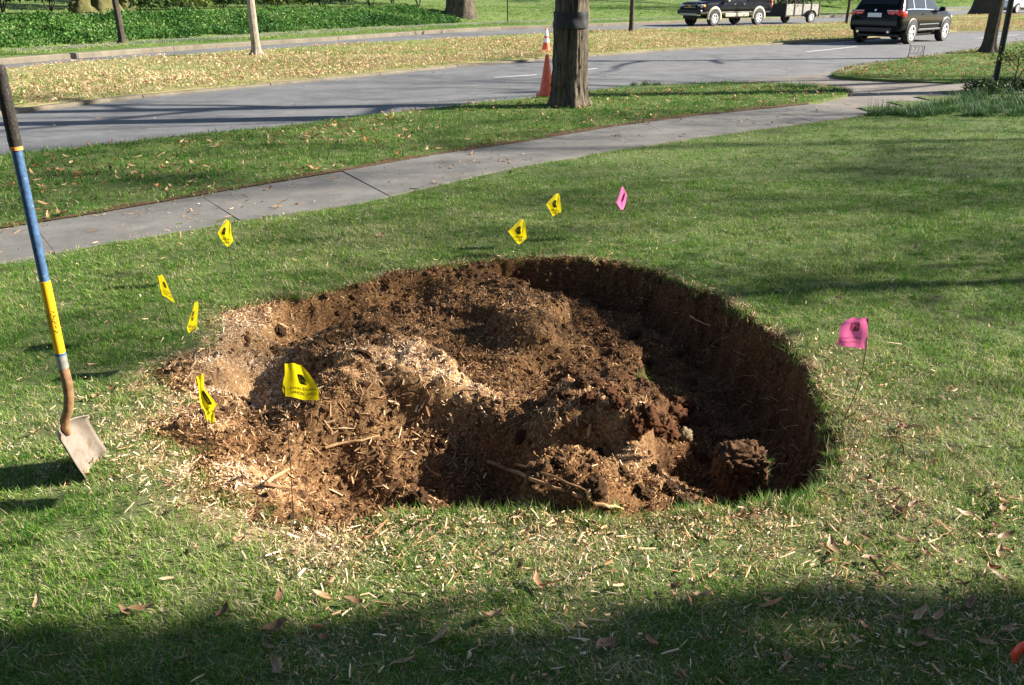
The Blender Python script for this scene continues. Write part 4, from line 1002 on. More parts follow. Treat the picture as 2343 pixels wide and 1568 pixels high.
mb = MB(); mb.box((0, .04, 1.15), (1.2, .1, 2.3), bev=.01); dr_ = mb.obj('door', [M_FRAME], hs_); mb = MB(); mb.tube([(.45, .12, 1.05), (.45, .12, 1.2)], .02, 8); mb.obj('handle', [M_BARK_D], dr_)

# ---- liriope bed, clumps and the little shrub at the right edge
def clump_mesh(seed, n=260, L=.25, W=.007, rad=.13, mat=M_LIRI):
    r = random.Random(seed)
    return tuft('blades', n, rad, L * .6, L * 1.15, W, seed, .30, mat, 0, 5, lambda q: min(1, q.betavariate(2, 2.2) + (.35 if q.random() < .05 else 0)))
LM = [clump_mesh(200 + i) for i in range(4)]
r = random.Random(8)
LIRI = sorted([(2005, 262), (2035, 258), (2062, 262), (2090, 254), (2095, 266), (2120, 248), (2128, 262), (2150, 242), (2158, 258), (2185, 236), (2188, 254), (2215, 230), (2214, 250), (2222, 264), (2243, 226), (2246, 246), (2250, 264), (2275, 236), (2280, 256), (2305, 228), (2310, 246), (2316, 264), (2338, 236), (2345, 256), (2372, 240), (2380, 262)])
for i, (px, py) in enumerate(LIRI):
    nth = ['first', 'second', 'third', 'fourth', 'fifth', 'sixth', 'seventh', 'eighth', 'ninth', 'tenth', 'eleventh', 'twelfth', 'thirteenth', 'fourteenth', 'fifteenth', 'sixteenth', 'seventeenth', 'eighteenth', 'nineteenth', 'twentieth', 'twenty-first', 'twenty-second', 'twenty-third', 'twenty-fourth', 'twenty-fifth', 'twenty-sixth'][i]
    o = tag(empty('liriope_plant', P(px, py + 2, 0), r.uniform(0, 6.28)), 'arching grass-like clump in the driveway bed, %s from its left tip' % nth, 'plant', 'grass-like clumps in the bed by the driveway')
    link('blades', LM[i % 4], o, scl=r.uniform(.8, 1.15))
for (px, py, s, lab) in [(1478, 196, .55, 'small tuft of long grass on the verge right of the big trunk'), (1832, 203, .75, 'bushy grass clump on the verge near the driveway'), (1912, 213, .7, 'dark grass clump at the tip of the verge by the driveway'), (1785, 200, .5, 'low weedy tuft on the verge left of the bushy clump')]:
    o = tag(empty('grass_clump', P(px, py, Z_VERGE)), lab, 'grass clump', 'grass clumps on the verge'); link('blades', LM[int(px) % 4], o, scl=(s * 1.4, s * 1.4, s)); link('blades', LM[(int(px) + 1) % 4], o, loc=(.22, .05, 0), scl=(s, s, s * .8)); link('blades', LM[(int(px) + 2) % 4], o, loc=(-.25, .03, 0), scl=(s, s, s * .7))
low = [(2235, 214, 'leafy ground plant left of the lamp post foot'), (2300, 213, 'leafy ground plant right of the lamp post foot'), (2262, 218, 'leafy ground plant in front of the lamp post foot'), (2345, 214, 'leafy ground plant at the right edge by the driveway')]
for i, (px, py, lab) in enumerate(low): shrub('ground_plant', lab, P(px, py, 0), (.28, .25, .24), 300, .035, M_SHRUB, 300 + i, 'leafy plants at the lamp post foot', 'plant')
# spindly shrub at the right edge
ps = P(2325, 212, 0); sr = tag(empty('spindly_shrub', ps), 'spindly shrub with bare stems and a flat leafy top at the right edge', 'shrub')
mb = MB(); r = random.Random(5); tips = []
def h_at(py): return PY(2300, py, ps.y).z
for k, (dx, top) in enumerate([(-.12, 115), (.05, 108), (.3, 112), (.5, 130)]):
    pts = [Vector((0, 0, 0))]
    H = h_at(top)
    for i in range(1, 6): t = i / 5; pts.append(Vector((dx * t * (1 + .4 * math.sin(i * 2 + k)), .1 * math.sin(i + k), H * t)))
    mb.tube(pts, [.012, .011, .01, .009, .007, .004], 5)
    for p in pts[2:]: tips += [p, p + Vector((r.gauss(0, .1), r.gauss(0, .1), .05))]
    for q in range(3):
        e = pts[4] + Vector((r.uniform(-.4, .35), r.uniform(-.2, .2), r.uniform(-.02, .14))); mb.tube([pts[3], (pts[3] + e) / 2 + Vector((0, 0, .05)), e], [.006, .005, .003], 4); tips += [e] * 8
mb.obj('stem', [M_BARK_D], sr)
vs, fs, tone = [], [], []
for _ in range(900):
    c = r.choice(tips) + Vector((r.gauss(0, .13), r.gauss(0, .12), r.gauss(0, .05))); s = r.uniform(.018, .034); R = Euler((r.gauss(0, .6), r.gauss(0, .6), r.uniform(0, 6.28))).to_matrix(); q = len(vs)
    vs += [c + R @ Vector(p) for p in ((-s, 0, 0), (0, -s * .5, 0), (s, 0, 0), (0, s * .5, 0))]; fs.append((q, q + 1, q + 2, q + 3)); tone += [r.random()] * 4
me = mesh('foliage', vs, fs, M_SHRUB_Y); fattr(me, 'tone', tone); link('foliage', me, sr)

# ================================================================ VEHICLES
M_BLACKCAR = plain('black_paint', (0.004, 0.0045, 0.006), .15, 0, .1, 3, .22, .12)
M_NAVY = plain('dark_blue_black_paint', (0.005, 0.006, 0.010), .14, 0, .1, 3, .25, .25)
M_TAN = plain('tan_paint', (0.50, 0.44, 0.32), .3, .0, .08, 6, .5, .8)
M_WHITE = plain('white_paint', (0.78, 0.79, 0.80), .2, 0, .03, 4, .5, .8)
for m_ in (M_BLACKCAR, M_NAVY): m_.node_tree.nodes['Principled BSDF'].inputs['IOR'].default_value = 1.22
M_GLASS = plain('tinted_glass', (0.008, 0.010, 0.012), .04, 0, .1, 2, .35)
M_TYRE = plain('tyre_rubber', (0.018, 0.018, 0.019), .75, 0, .3, 40)
M_RIM = plain('alloy', (0.78, 0.79, 0.80), .25, .45, .05, 10)
M_CHROME = plain('chrome_trim', (0.8, 0.8, 0.8), .12, 1.0, .05, 10)
M_TRIM = plain('dark_plastic', (0.02, 0.02, 0.021), .5, 0, .2, 30)
M_REDL = plain('red_lamp', (0.62, 0.02, 0.012), .12, 0, .15, 12, .6, .6)
M_AMBER = plain('amber_lamp', (0.75, 0.26, 0.04), .15, 0, .1, 12, .6, .6)
M_LENS = plain('clear_lamp', (0.55, 0.6, 0.66), .08, .3, .3, 14, .8, .6)
M_PLATE = plain('number_plate', (0.68, 0.70, 0.74), .4, 0, .1, 20)

def chaikin(p, it=2):
    for _ in range(it):
        q = [p[0]]
        for a, b in zip(p, p[1:]):
            q += [tuple(.75 * u + .25 * v for u, v in zip(a, b)), tuple(.25 * u + .75 * v for u, v in zip(a, b))]
        p = q + [p[-1]]
    return p
class Car:
    def __init__(s, keys): s.k = np.array(keys, float)      # rows: x, zlow, zbelt, ztop, w, wroof
    def par(s, x): return [float(np.interp(x, s.k[:, 0], s.k[:, i])) for i in range(1, 6)]
    def ctrl(s, x):
        zl, zb, zt, w, wr = s.par(x); g = min(1, max(0.05, (zt - zb) / .3))
        return [(0, zl), (.80 * w, zl), (.965 * w, zl + .11), (w, zl + .36 * (zb - zl)), (.99 * w, zl + .76 * (zb - zl)), (.945 * w, zb), (wr, zt - .09 * g), (wr - .13 * g, zt - .012 * g), (0, zt)]
    def body(s, mats, parent, split=None):
        xs = sorted(set(list(s.k[:, 0]) + list(np.linspace(s.k[0, 0], s.k[-1, 0], 46))))
        secs = [chaikin(s.ctrl(x)) for x in xs]; m = len(secs[0]); vs, fs, mi = [], [], []
        for x, sec in zip(xs, secs):
            vs += [(x, y, z) for y, z in sec] + [(x, -y, z) for y, z in reversed(sec)]
        n = 2 * m
        for i in range(len(xs) - 1):
            for j in range(n - 1):
                fs.append((i * n + j, (i + 1) * n + j, (i + 1) * n + j + 1, i * n + j + 1))
                zz = (vs[i * n + j][2] + vs[i * n + j + 1][2]) / 2; mi.append(1 if split is not None and zz < split else 0)
        fs += [tuple(range(n)), tuple((len(xs) - 1) * n + j for j in reversed(range(n)))]; mi += [0, 0]
        me = mesh('body', vs, fs, mats, True, mi); me.set_sharp_from_angle(angle=math.radians(38)); return link('body', me, parent)
    def side(s, x, f, side, off=.006):
        c5, c6 = s.ctrl(x)[5], s.ctrl(x)[6]; y = c5[0] + (c6[0] - c5[0]) * f; z = c5[1] + (c6[1] - c5[1]) * f
        return Vector((x, (y + off) * side, z + off * .3))
    def window(s, name, x0b, x1b, x0t, x1t, side, parent, mat, f0=.1, f1=.84, off=.006, n=6):
        vs, fs = [], []
        for i in range(n + 1):
            t = i / n
            for f, (a, b) in ((f0, (x0b, x1b)), ((f0 + f1) / 2, ((x0b + x0t) / 2, (x1b + x1t) / 2)), (f1, (x0t, x1t))): vs.append(s.side(a + (b - a) * t, f, side, off))
        for i in range(n):
            for j in range(2): q = (3 * i + j, 3 * i + 3 + j, 3 * i + 4 + j, 3 * i + 1 + j); fs.append(q if side < 0 else q[::-1])
        return link(name, mesh(name, vs, fs, mat), parent)
    def slope(s, name, xa, xb, inset, parent, mat, off=.012, n=6):
        """glass on the sloping front or rear between two stations"""
        vs, fs = [], []; sg = 1 if xb > xa else -1
        for i in range(n + 1):
            x = xa + (xb - xa) * i / n; zl, zb, zt, w, wr = s.par(x)
            for j in range(7): u = -1 + j / 3; vs.append((x - off * sg * .3 * (1 if xa < 0 else -1) * 0 + (off if xa > 0 else -off) * .6, u * (wr - inset), zt + off - .012 * abs(u)))
        for i in range(n):
            for j in range(6): fs.append((7 * i + j, 7 * i + j + 1, 7 * i + 8 + j, 7 * i + 7 + j))
        return link(name, mesh(name, vs, fs, mat, True), parent)
def wheel(parent, x, y, R, W, spokes, rim_r, tyre_m=M_TYRE, rim_m=M_RIM, dish=.03):
    side = 1 if y > 0 else -1
    w = empty('wheel', (x, y, R)); w.parent = parent
    M = Matrix.Rotation(-math.pi / 2 * side, 4, 'X')
    mb = MB(); prof = [(rim_r, -W / 2), (R * .93, -W / 2), (R, -W / 2 + .04), (R, W / 2 - .04), (R * .95, W / 2), (rim_r, W / 2 - .005), (rim_r, -W / 2)]
    mb.lathe(prof, 28, 0, M); mb.obj('tyre', [tyre_m], w, True)
    mb = MB(); mb.lathe([(rim_r + .004, W / 2 + .002), (rim_r - .03, W / 2 + .006), (rim_r - .035, W / 2 - .06), (rim_r - .035, -W / 2 + .02)], 28, 0, M)
    mb.lathe([(.001, W / 2 - dish + .02), (.055, W / 2 - dish + .02), (.065, W / 2 - dish)], 16, 0, M)
    for k in range(spokes):
        a = 2 * math.pi * k / spokes + .3
        for da in (-.13, .13):
            p0 = Vector((.05 * math.cos(a), .05 * math.sin(a), W / 2 - dish + .008)); p1 = Vector(((rim_r - .02) * math.cos(a + da), (rim_r - .02) * math.sin(a + da), W / 2 - .012))
            t = (p1 - p0).normalized(); sd = t.cross(Vector((0, 0, 1))).normalized() * .022
            vs = [p0 - sd, p0 + sd, p1 + sd * .9, p1 - sd * .9]; vs += [v - Vector((0, 0, .03)) for v in vs]
            mb.add([M @ v for v in vs], [(0, 1, 2, 3), (7, 6, 5, 4), (0, 4, 5, 1), (1, 5, 6, 2), (2, 6, 7, 3), (3, 7, 4, 0)])
    mb.obj('rim', [rim_m], w, True)
    mb = MB(); mb.lathe([(.001, W / 2 - .10), (rim_r - .03, W / 2 - .10)], 20, 0, M); mb.obj('brake_disc', [M_TRIM], w)
    return w
def arch(parent, x, y, R, mat, wid=.06, proud=.012, well=True):
    """wheel-arch lip with the dark well inside"""
    side = 1 if y > 0 else -1; mb = MB(); n = 18; vs, fs = [], []
    for i in range(n + 1):
        a = math.radians(-14 + 208 * i / n)
        for rr, yy in ((R, y + side * (proud + .012)), (R + wid * .7, y + side * (proud + .012)), (R + wid, y - side * .03)): vs.append((x + rr * math.cos(a), yy, .0 + rr * math.sin(a) + ZC))
    for i in range(n):
        for j in range(2): fs.append((3 * i + j, 3 * i + j + 1, 3 * i + 4 + j, 3 * i + 3 + j))
    link('wheel_arch', mesh('wheel_arch', vs, fs, mat, True), parent)
    if well:
        vs = [(x, y + side * .004, ZC)] + [(x + R * 1.01 * math.cos(math.radians(-14 + 208 * i / n)), y + side * (proud + .004), ZC + R * 1.01 * math.sin(math.radians(-14 + 208 * i / n))) for i in range(n + 1)]
        link('wheel_well', mesh('wheel_well', vs, [(0, i, i + 1) for i in range(1, n + 1)], M_TRIM), parent)

def raise_body(root, dz):
    for o in root.children:
        if stem_(o.name) != 'wheel': o.location.z += dz * (.5 if stem_(o.name) in ('wheel_arch', 'wheel_well', 'underbody', 'side_sill') else 1)
def stem_(n): return n.split('.')[0]
# ---- black sport utility car, seen from behind on the near road
def suv(name, label, pos, heading, paint):
    global ZC
    root = tag(empty(name, pos, heading), label, 'car', None); ZC = .375
    c = Car([(-2.43, .46, .86, .97, .80, .74), (-2.38, .36, .93, 1.04, .90, .80), (-2.30, .31, 1.0, 1.13, .945, .80), (-2.12, .28, 1.03, 1.42, .965, .76), (-1.95, .26, 1.045, 1.64, .97, .72), (-1.7, .26, 1.05, 1.725, .97, .70), (-1.2, .26, 1.045, 1.755, .965, .70), (-.4, .26, 1.03, 1.76, .96, .70), (.2, .26, 1.01, 1.73, .96, .69), (.55, .26, 1.0, 1.62, .96, .68), (1.0, .26, .98, 1.28, .955, .70), (1.25, .27, .97, 1.10, .955, .74), (1.6, .28, .94, 1.065, .95, .74), (2.0, .29, .88, 1.01, .93, .72), (2.25, .31, .80, .92, .87, .66), (2.38, .36, .70, .80, .78, .58), (2.43, .42, .62, .68, .68, .5)])
    c.body([paint], root)
    for sd in (-1, 1):
        c.window('side_window', -1.95, -1.42, -1.72, -1.38, sd, root, M_GLASS); c.window('side_window', -1.34, -.46, -1.3, -.42, sd, root, M_GLASS); c.window('side_window', -.36, .72, -.33, .30, sd, root, M_GLASS)
        c.window('window_trim', -2.0, .95, -2.0, .93, sd, root, M_CHROME, .02, .07, .012, 12); c.window('window_trim', -1.80, .42, -1.72, .34, sd, root, M_CHROME, .87, .92, .012, 12)
        for x0 in (-1.37, -.39): c.window('window_trim', x0 - .03, x0 + .03, x0 - .01, x0 + .045, sd, root, M_CHROME, .08, .86, .014, 1)
        for xm in (-.62, .42):
            p = c.ctrl(xm)[4]; mb = MB(); mb.box((xm, sd * (p[0] + .004), .90), (.2, .03, .028), bev=.008); mb.obj('door_handle', [paint], root)
        mb = MB(); mb.box((.75, sd * 1.045, 1.06), (.16, .2, .15), bev=.05); mb.box((.73, sd * .96, 1.0), (.07, .12, .05), bev=.01); mb.obj('wing_mirror', [paint], root)
        mb = MB(); mb.box((0, sd * .972, .42), (1.9, .03, .07), bev=.012); mb.obj('side_sill', [M_TRIM], root)
        mb = MB(); mb.box((-.05, sd * .975, .56), (1.7, .014, .03), bev=.004); mb.obj('side_moulding', [M_CHROME], root)
        mb = MB(); mb.tube([(-1.6, sd * .62, 1.74), (-1.4, sd * .63, 1.79), (-.2, sd * .63, 1.80), (.05, sd * .62, 1.74)], .018, 6); mb.obj('roof_rail', [M_TRIM], root)
        # tail lamps: a panel wrapping from the hatch round the corner
        vs, fs = [], []
        pathp = [(-2.395, .42), (-2.40, .60), (-2.395, .72), (-2.37, .82), (-2.30, .905), (-2.20, .955), (-2.10, .972)]
        for (x, y) in pathp:
            for z, k in ((.84, .0), (.92, .012), (1.0, .012), (1.055, -.02)): vs.append((x - .022 - k * (1 if y < .85 else 0), sd * (y + (.014 + k if y > .8 else 0)), z - (.05 if y > .93 and z > 1 else 0) + (.05 if y < .5 and z < .9 else 0)))
        for i in range(len(pathp) - 1):
            for j in range(3): fs.append((4 * i + j, 4 * i + j + 1, 4 * i + 5 + j, 4 * i + 4 + j))
        tl = link('tail_lamp', mesh('tail_lamp', vs, fs, M_REDL, True), root)
        mb = MB(); mb.box((-2.285, sd * .935, .93), (.07, .05, .07), bev=.012, R=Matrix.Rotation(sd * -.8, 3, 'Z')); mb.obj('indicator', [M_AMBER], tl)
        mb = MB(); mb.box((-2.437, sd * .60, 1.03), (.03, .36, .028), bev=.006); mb.obj('reversing_lamp', [M_LENS], tl)
        mb = MB(); mb.box((2.2, sd * .72, .76), (.26, .24, .15), bev=.05); mb.obj('headlight', [M_LENS], root)
        mb = MB(); mb.tube([(-2.3, sd * .55, .34), (-2.47, sd * .55, .335)], .045, 12); mb.obj('exhaust', [M_CHROME], root)
        for xw in (-1.47, 1.47):
            arch(root, xw, sd * .955, .405, M_TRIM, .05); wheel(root, xw, sd * .865, .375, .26, 5, .25)
    c.slope('rear_window', -1.99, -2.24, .10, root, M_GLASS); c.slope('windscreen', .52, 1.08, .08, root, M_GLASS)
    mb = MB(); mb.box((-2.46, 0, .885), (.02, .50, .14), bev=.006); mb.obj('number_plate', [M_PLATE], root)
    mb = MB(); mb.lathe([(.001, .03), (.04, .028), (.045, .0)], 16, 0, Matrix.Translation((-2.41, 0, 1.04)) @ Matrix.Rotation(-1.25, 4, 'Y')); mb.obj('badge', [M_CHROME], root)
    mb = MB(); mb.box((-2.40, 0, .62), (.14, 1.62, .2), bev=.05); mb.box((-2.42, 0, .40), (.1, 1.3, .16), bev=.03); mb.obj('bumper', [M_TRIM], root)
    mb = MB(); mb.box((-1.98, 0, 1.715), (.3, 1.24, .03), bev=.012); mb.obj('roof_spoiler', [paint], root)
    mb = MB(); mb.box((0, 0, .24), (4.0, 1.5, .08)); mb.obj('underbody', [M_TRIM], root)
    raise_body(root, .085); root.scale = (1.05, 1.05, 1.05)
    return root
pr, pf = P(2075, 101, Z_ROAD), P(2163, 93, Z_ROAD)
hd = math.atan2(pf.y - pr.y, pf.x - pr.x)
fw = Vector((math.cos(hd), math.sin(hd), 0)); lf = Vector((-fw.y, fw.x, 0))
suv('car', 'shiny black sport utility car driving away on the near road', pr + fw * 1.47 + lf * .9, hd, M_BLACKCAR)
pw = P(2323, 31, Z_ROAD)
hd2 = math.radians(215); fw2 = Vector((math.cos(hd2), math.sin(hd2), 0)); lf2 = Vector((-fw2.y, fw2.x, 0))
suv('car', 'white car on the far road cut off at the upper right corner', pw - fw2 * 1.47 - lf2 * .9, hd2, M_WHITE)

# ---- black and tan pickup coming the other way on the far road
pF, pR = P(1627, 60.5, Z_ROAD), P(1731, 57.5, Z_ROAD)
hd = math.atan2(pF.y - pR.y, pF.x - pR.x); fw = Vector((math.cos(hd), math.sin(hd), 0)); lf = Vector((-fw.y, fw.x, 0))
root = tag(empty('pickup_truck', pR + fw * 1.8 - lf * .9, hd), 'black and tan pickup truck towing a trailer on the far road', 'truck'); ZC = .40
c = Car([(-2.92, .55, 1.0, 1.22, .93, .90), (-2.88, .5, 1.05, 1.24, .97, .93), (-.86, .42, 1.06, 1.25, .985, .94), (-.85, .42, 1.06, 1.27, .985, .94), (-.83, .42, 1.07, 1.80, .985, .76), (-.6, .42, 1.07, 1.90, .985, .74), (.55, .42, 1.06, 1.90, .985, .74), (.75, .42, 1.06, 1.84, .985, .74), (1.25, .42, 1.05, 1.30, .985, .80), (1.4, .42, 1.05, 1.20, .98, .86), (2.3, .44, 1.02, 1.15, .97, .86), (2.62, .46, .98, 1.08, .95, .82), (2.74, .5, .86, .96, .90, .78), (2.78, .55, .8, .86, .84, .7)])
c.body([M_NAVY, M_TAN], root, .60)
c.slope('windscreen', .80, 1.24, .06, root, M_GLASS)
for sd in (-1, 1):
    c.window('side_window', -.66, .02, -.62, .0, sd, root, M_GLASS); c.window('side_window', .1, 1.05, .08, .72, sd, root, M_GLASS)
    mb = MB(); mb.box((.95, sd * 1.12, 1.22), (.14, .2, .22), bev=.04); mb.box((.97, sd * 1.0, 1.14), (.05, .12, .05)); mb.obj('wing_mirror', [M_CHROME], root)
    mb = MB(); mb.box((-1.87, sd * .95, 1.252), (2.0, .07, .035), bev=.01); mb.obj('bed_rail', [M_TAN], root)
    for xm in (-.5, .25): mb = MB(); mb.box((xm, sd * .985, .98), (.17, .03, .05), bev=.01); mb.obj('door_handle', [M_TRIM], root)
    mb = MB(); mb.box((-2.86, sd * .915, 1.02), (.12, .1, .38), bev=.02); tl = mb.obj('tail_lamp', [M_REDL], root)
    mb = MB(); mb.box((-2.88, sd * .935, .98), (.085, .075, .1), bev=.01); mb.obj('reversing_lamp', [M_LENS], tl)
    mb = MB(); mb.box((2.66, sd * .70, .90), (.2, .38, .2), bev=.04); hl = mb.obj('headlight', [M_LENS], root)
    mb = MB(); mb.box((2.60, sd * .90, .92), (.18, .10, .12), bev=.02); mb.obj('indicator', [M_AMBER], hl)
    mb = MB(); mb.box((0, sd * .978, .50), (1.9, .03, .18), bev=.02); mb.obj('side_sill', [M_TAN], root)
    for xw in (-1.8, 1.8): arch(root, xw, sd * .975, .45, M_TAN, .12); wheel(root, xw, sd * .875, .40, .27, 6, .25)
mb = MB(); mb.box((2.78, 0, .90), (.06, .92, .26), bev=.02)
g = mb.obj('grille', [M_TRIM], root)
mb = MB(); [mb.box((2.815, 0, z), (.02, .88, .018)) for z in (.84, .96)]; mb.obj('grille_bar', [M_CHROME], g)
mb = MB(); mb.lathe([(.001, .02), (.07, .018), (.078, 0)], 16, 0, Matrix.Translation((2.815, 0, .91)) @ Matrix.Scale(.5, 4, (0, 0, 1)) @ Matrix.Rotation(math.pi / 2, 4, 'Y')); mb.obj('badge', [M_CHROME], g)
mb = MB(); mb.box((2.80, 0, .60), (.2, 1.86, .24), bev=.06); mb.obj('bumper', [M_TRIM], root)
mb = MB(); mb.box((2.86, 0, .47), (.14, 1.3, .12), bev=.03); mb.obj('lower_bumper', [M_TAN], root)
mb = MB(); mb.box((0, 0, .38), (5.0, 1.4, .1)); mb.obj('underbody', [M_TRIM], root)
raise_body(root, .15)
# ---- its trailer, loaded with brush
pt = P(1849, 54, Z_ROAD)
hdt = hd; tr = tag(empty('trailer', pt - lf * .88, hdt), 'grey box trailer with posts, loaded with brush, behind the pickup', 'trailer')
M_TRAIL = plain('weathered_board', (0.30, 0.28, 0.25), .85, 0, .3, 6, .2); M_STEEL = plain('dark_steel', (0.035, 0.034, 0.034), .55, .4, .3, 20)
X0, X1, YW = -.95, 2.1, .80
for sd in (-1, 1):
    for k in range(4):
        a0 = X0 + (X1 - X0) * k / 4; a1 = X0 + (X1 - X0) * (k + 1) / 4
        mb = MB(); mb.box(((a0 + a1) / 2, sd * YW, .80), (a1 - a0 - .05, .03, .62)); mb.obj('side_board', [M_TRAIL], tr)
    for k in range(5):
        a0 = X0 + (X1 - X0) * k / 4; mb = MB(); mb.box((a0, sd * (YW + .012), .86), (.06, .07, .92)); mb.obj('post', [M_STEEL], tr)
    mb = MB(); vs = []; n = 10
    for i in range(n + 1):
        a = math.pi * i / n; vs += [Vector((.42 * math.cos(a), sd * (YW + .03), .36 + .40 * math.sin(a))), Vector((.42 * math.cos(a), sd * (YW + .28), .36 + .40 * math.sin(a)))]
    mb.add(vs, [(2 * i, 2 * i + 1, 2 * i + 3, 2 * i + 2) for i in range(n)]); mb.obj('mudguard', [M_STEEL], tr)
    wheel(tr, 0, sd * (YW + .16), .34, .2, 6, .19)
for xx, nm in ((X0, 'tail_gate'), (X1, 'front_board')): mb = MB(); mb.box((xx, 0, .80), (.035, 1.56, .64)); mb.obj(nm, [M_STEEL], tr)
mb = MB(); mb.box(((X0 + X1) / 2, 0, .46), (X1 - X0, 1.64, .07)); mb.obj('floor', [M_STEEL], tr)
mb = MB(); mb.tube([(X1, .5, .44), (X1 + 1.2, 0, .46)], .04, 6); mb.tube([(X1, -.5, .44), (X1 + 1.2, 0, .46)], .04, 6); mb.obj('drawbar', [M_STEEL], tr)
ld = tag(empty('brush_pile', pt - lf * .88 + fw * .6, hdt), 'pile of cut branches and logs heaped in the trailer', 'branches')
r = random.Random(3); mb = MB()
for _ in range(70):
    p = Vector((r.uniform(-1.4, 1.3), r.uniform(-.65, .65), r.uniform(.8, 1.5))); d = Vector((r.gauss(0, .5), r.gauss(0, .4), r.gauss(.15, .25))); mb.tube([p - d * .5, p + Vector((0, 0, .05)), p + d * .5], [.02, .018, .008], 4)
mb.obj('branch_heap', [M_BARK], ld)['kind'] = 'stuff'
for k in range(5):
    p = Vector((-1.1 + .55 * k, r.uniform(-.35, -.1), 1.2 + r.uniform(-.04, .2))); d = Vector((.28 + r.uniform(-.1, .1), r.uniform(-.3, .3), r.uniform(-.1, .2))); mb = MB(); mb.tube([p - d, p + d], [.10 + .03 * r.random(), .09], 9); mb.obj('log', [M_BARK_Y], ld)
me = bush_mesh('leaves', 700, 1.3, .6, .9, .07, M_SHRUB, 44, lift=.75); link('leaves', me, ld)

# ================================================================ STREET THINGS
M_ORANGE = plain('cone_orange', (0.72, 0.10, 0.025), .45, 0, .15, 14); M_REFL = plain('reflective_white', (0.80, 0.80, 0.80), .35, 0, .06, 14); M_FADED = plain('faded_cone', (0.62, 0.10, 0.05), .6, 0, .25, 10)
def cone(pos, label, col, bands):
    root = tag(empty('traffic_cone', pos), label, 'traffic cone'); H = .70
    def R(z): return .135 - .108 * z / H
    mb = MB(); mb.box((0, 0, .018), (.37, .37, .036), bev=.012); mb.obj('base', [col], root)
    mb = MB(); mb.lathe([(R(.03), .03), (R(.25), .25), (R(.5), .5), (R(.69), .69), (.018, H), (.001, H)], 24); mb.obj('body', [col], root, True)
    for z0, z1 in bands:
        mb = MB(); mb.lathe([(R(z0) + .003, z0), (R(z1) + .003, z1)], 24); mb.obj('reflective_band', [M_REFL], root, True)
cone(P(1249, 118, Z_MED), 'orange traffic cone with two white bands on the median', M_ORANGE, [(.27, .40), (.46, .64)])
cone(P(1250, 220, Z_VERGE), 'plain dull red traffic cone half hidden behind the banded trunk', M_FADED, [])
# lamp post
pl = P(2272, 208, 0); lp = tag(empty('lamp_post', pl), 'black lamp post standing in the bed by the driveway', 'lamp post')
M_POST = plain('black_metal', (0.012, 0.012, 0.013), .45, .3, .3, 20)
mb = MB(); mb.lathe([(.085, 0), (.085, .1), (.062, .16), (.052, .3), (.05, 2.0), (.045, 2.35)], 20); mb.obj('post', [M_POST], lp, True)
mb = MB(); mb.lathe([(.02, 2.35), (.10, 2.38), (.12, 2.42), (.16, 2.72), (.18, 2.73), (.02, 2.92), (.001, 2.96)], 6); mb.obj('lantern', [M_POST], lp)
# thin sign pole far off
pp = P(1161, 51, Z_FAR); sp = tag(empty('sign_pole', pp), 'thin dark pole on the far verge right of the grey oak', 'pole')
mb = MB(); mb.tube([(0, 0, -.1), (-.02, 0, 2.6)], .035, 8); mb.obj('post', [M_POST], sp); mb = MB(); mb.box((-.02, -.04, 2.35), (.45, .01, .5), bev=.004); mb.obj('panel', [M_STEEL], sp)
# house-number stand
def text_mesh(txt, small=False, thin=0.0):
    cu = bpy.data.curves.new('lettering', 'FONT'); cu.body = txt; cu.size = 1.0; cu.resolution_u = 3; cu.offset = thin
    if small:
        cu.small_caps_scale = .76
        for ch in cu.body_format: ch.use_small_caps = True
    o = bpy.data.objects.new('lettering', cu); COL.objects.link(o); bpy.context.view_layer.update()
    me = bpy.data.meshes.new_from_object(o.evaluated_get(bpy.context.evaluated_depsgraph_get()))
    bpy.data.objects.remove(o); bpy.data.curves.remove(cu)
    vs = [v.co.copy() for v in me.vertices]; fs = [tuple(p.vertices) for p in me.polygons]; bpy.data.meshes.remove(me)
    xs = [v.x for v in vs]; ys = [v.y for v in vs]
    return [((v.x - min(xs)) / (max(xs) - min(xs)), v.y) for v in vs], fs, (max(xs) - min(xs))
pa, pb = P(2077, 134, Z_VERGE), P(2110, 135, Z_VERGE)
hs = tag(empty('house_number_stand', pa), 'small dark metal house number stand at the street edge of the grass', 'sign'); ex = (pb - pa); wd = ex.length; ang = math.atan2(ex.y, ex.x); hs.rotation_euler = (0, 0, ang)
mb = MB(); mb.tube([(0, 0, -.1), (0, 0, .36)], .010, 6); mb.obj('post', [M_POST], hs); mb = MB(); mb.tube([(wd, 0, -.1), (wd, 0, .34)], .010, 6); mb.obj('post', [M_POST], hs)
mb = MB(); mb.tube([(0, 0, .33), (wd, 0, .33)], .006, 6); mb.tube([(0, 0, .12), (wd, 0, .12)], .006, 6); mb.obj('rail', [M_POST], hs)
tv, tf, tw = text_mesh('1733', thin=-.022); M_NUM = plain('weathered_iron', (0.07, 0.075, 0.07), .6, .2, .3, 20)
mb = MB(); th = .17
vs = [Vector((.03 + u * (wd - .06), -.012, .145 + v * th / .70)) for u, v in tv]; mb.add(vs, tf); mb.add([v + Vector((0, .02, 0)) for v in vs], [f[::-1] for f in tf]); mb.obj('number', [M_NUM], hs)

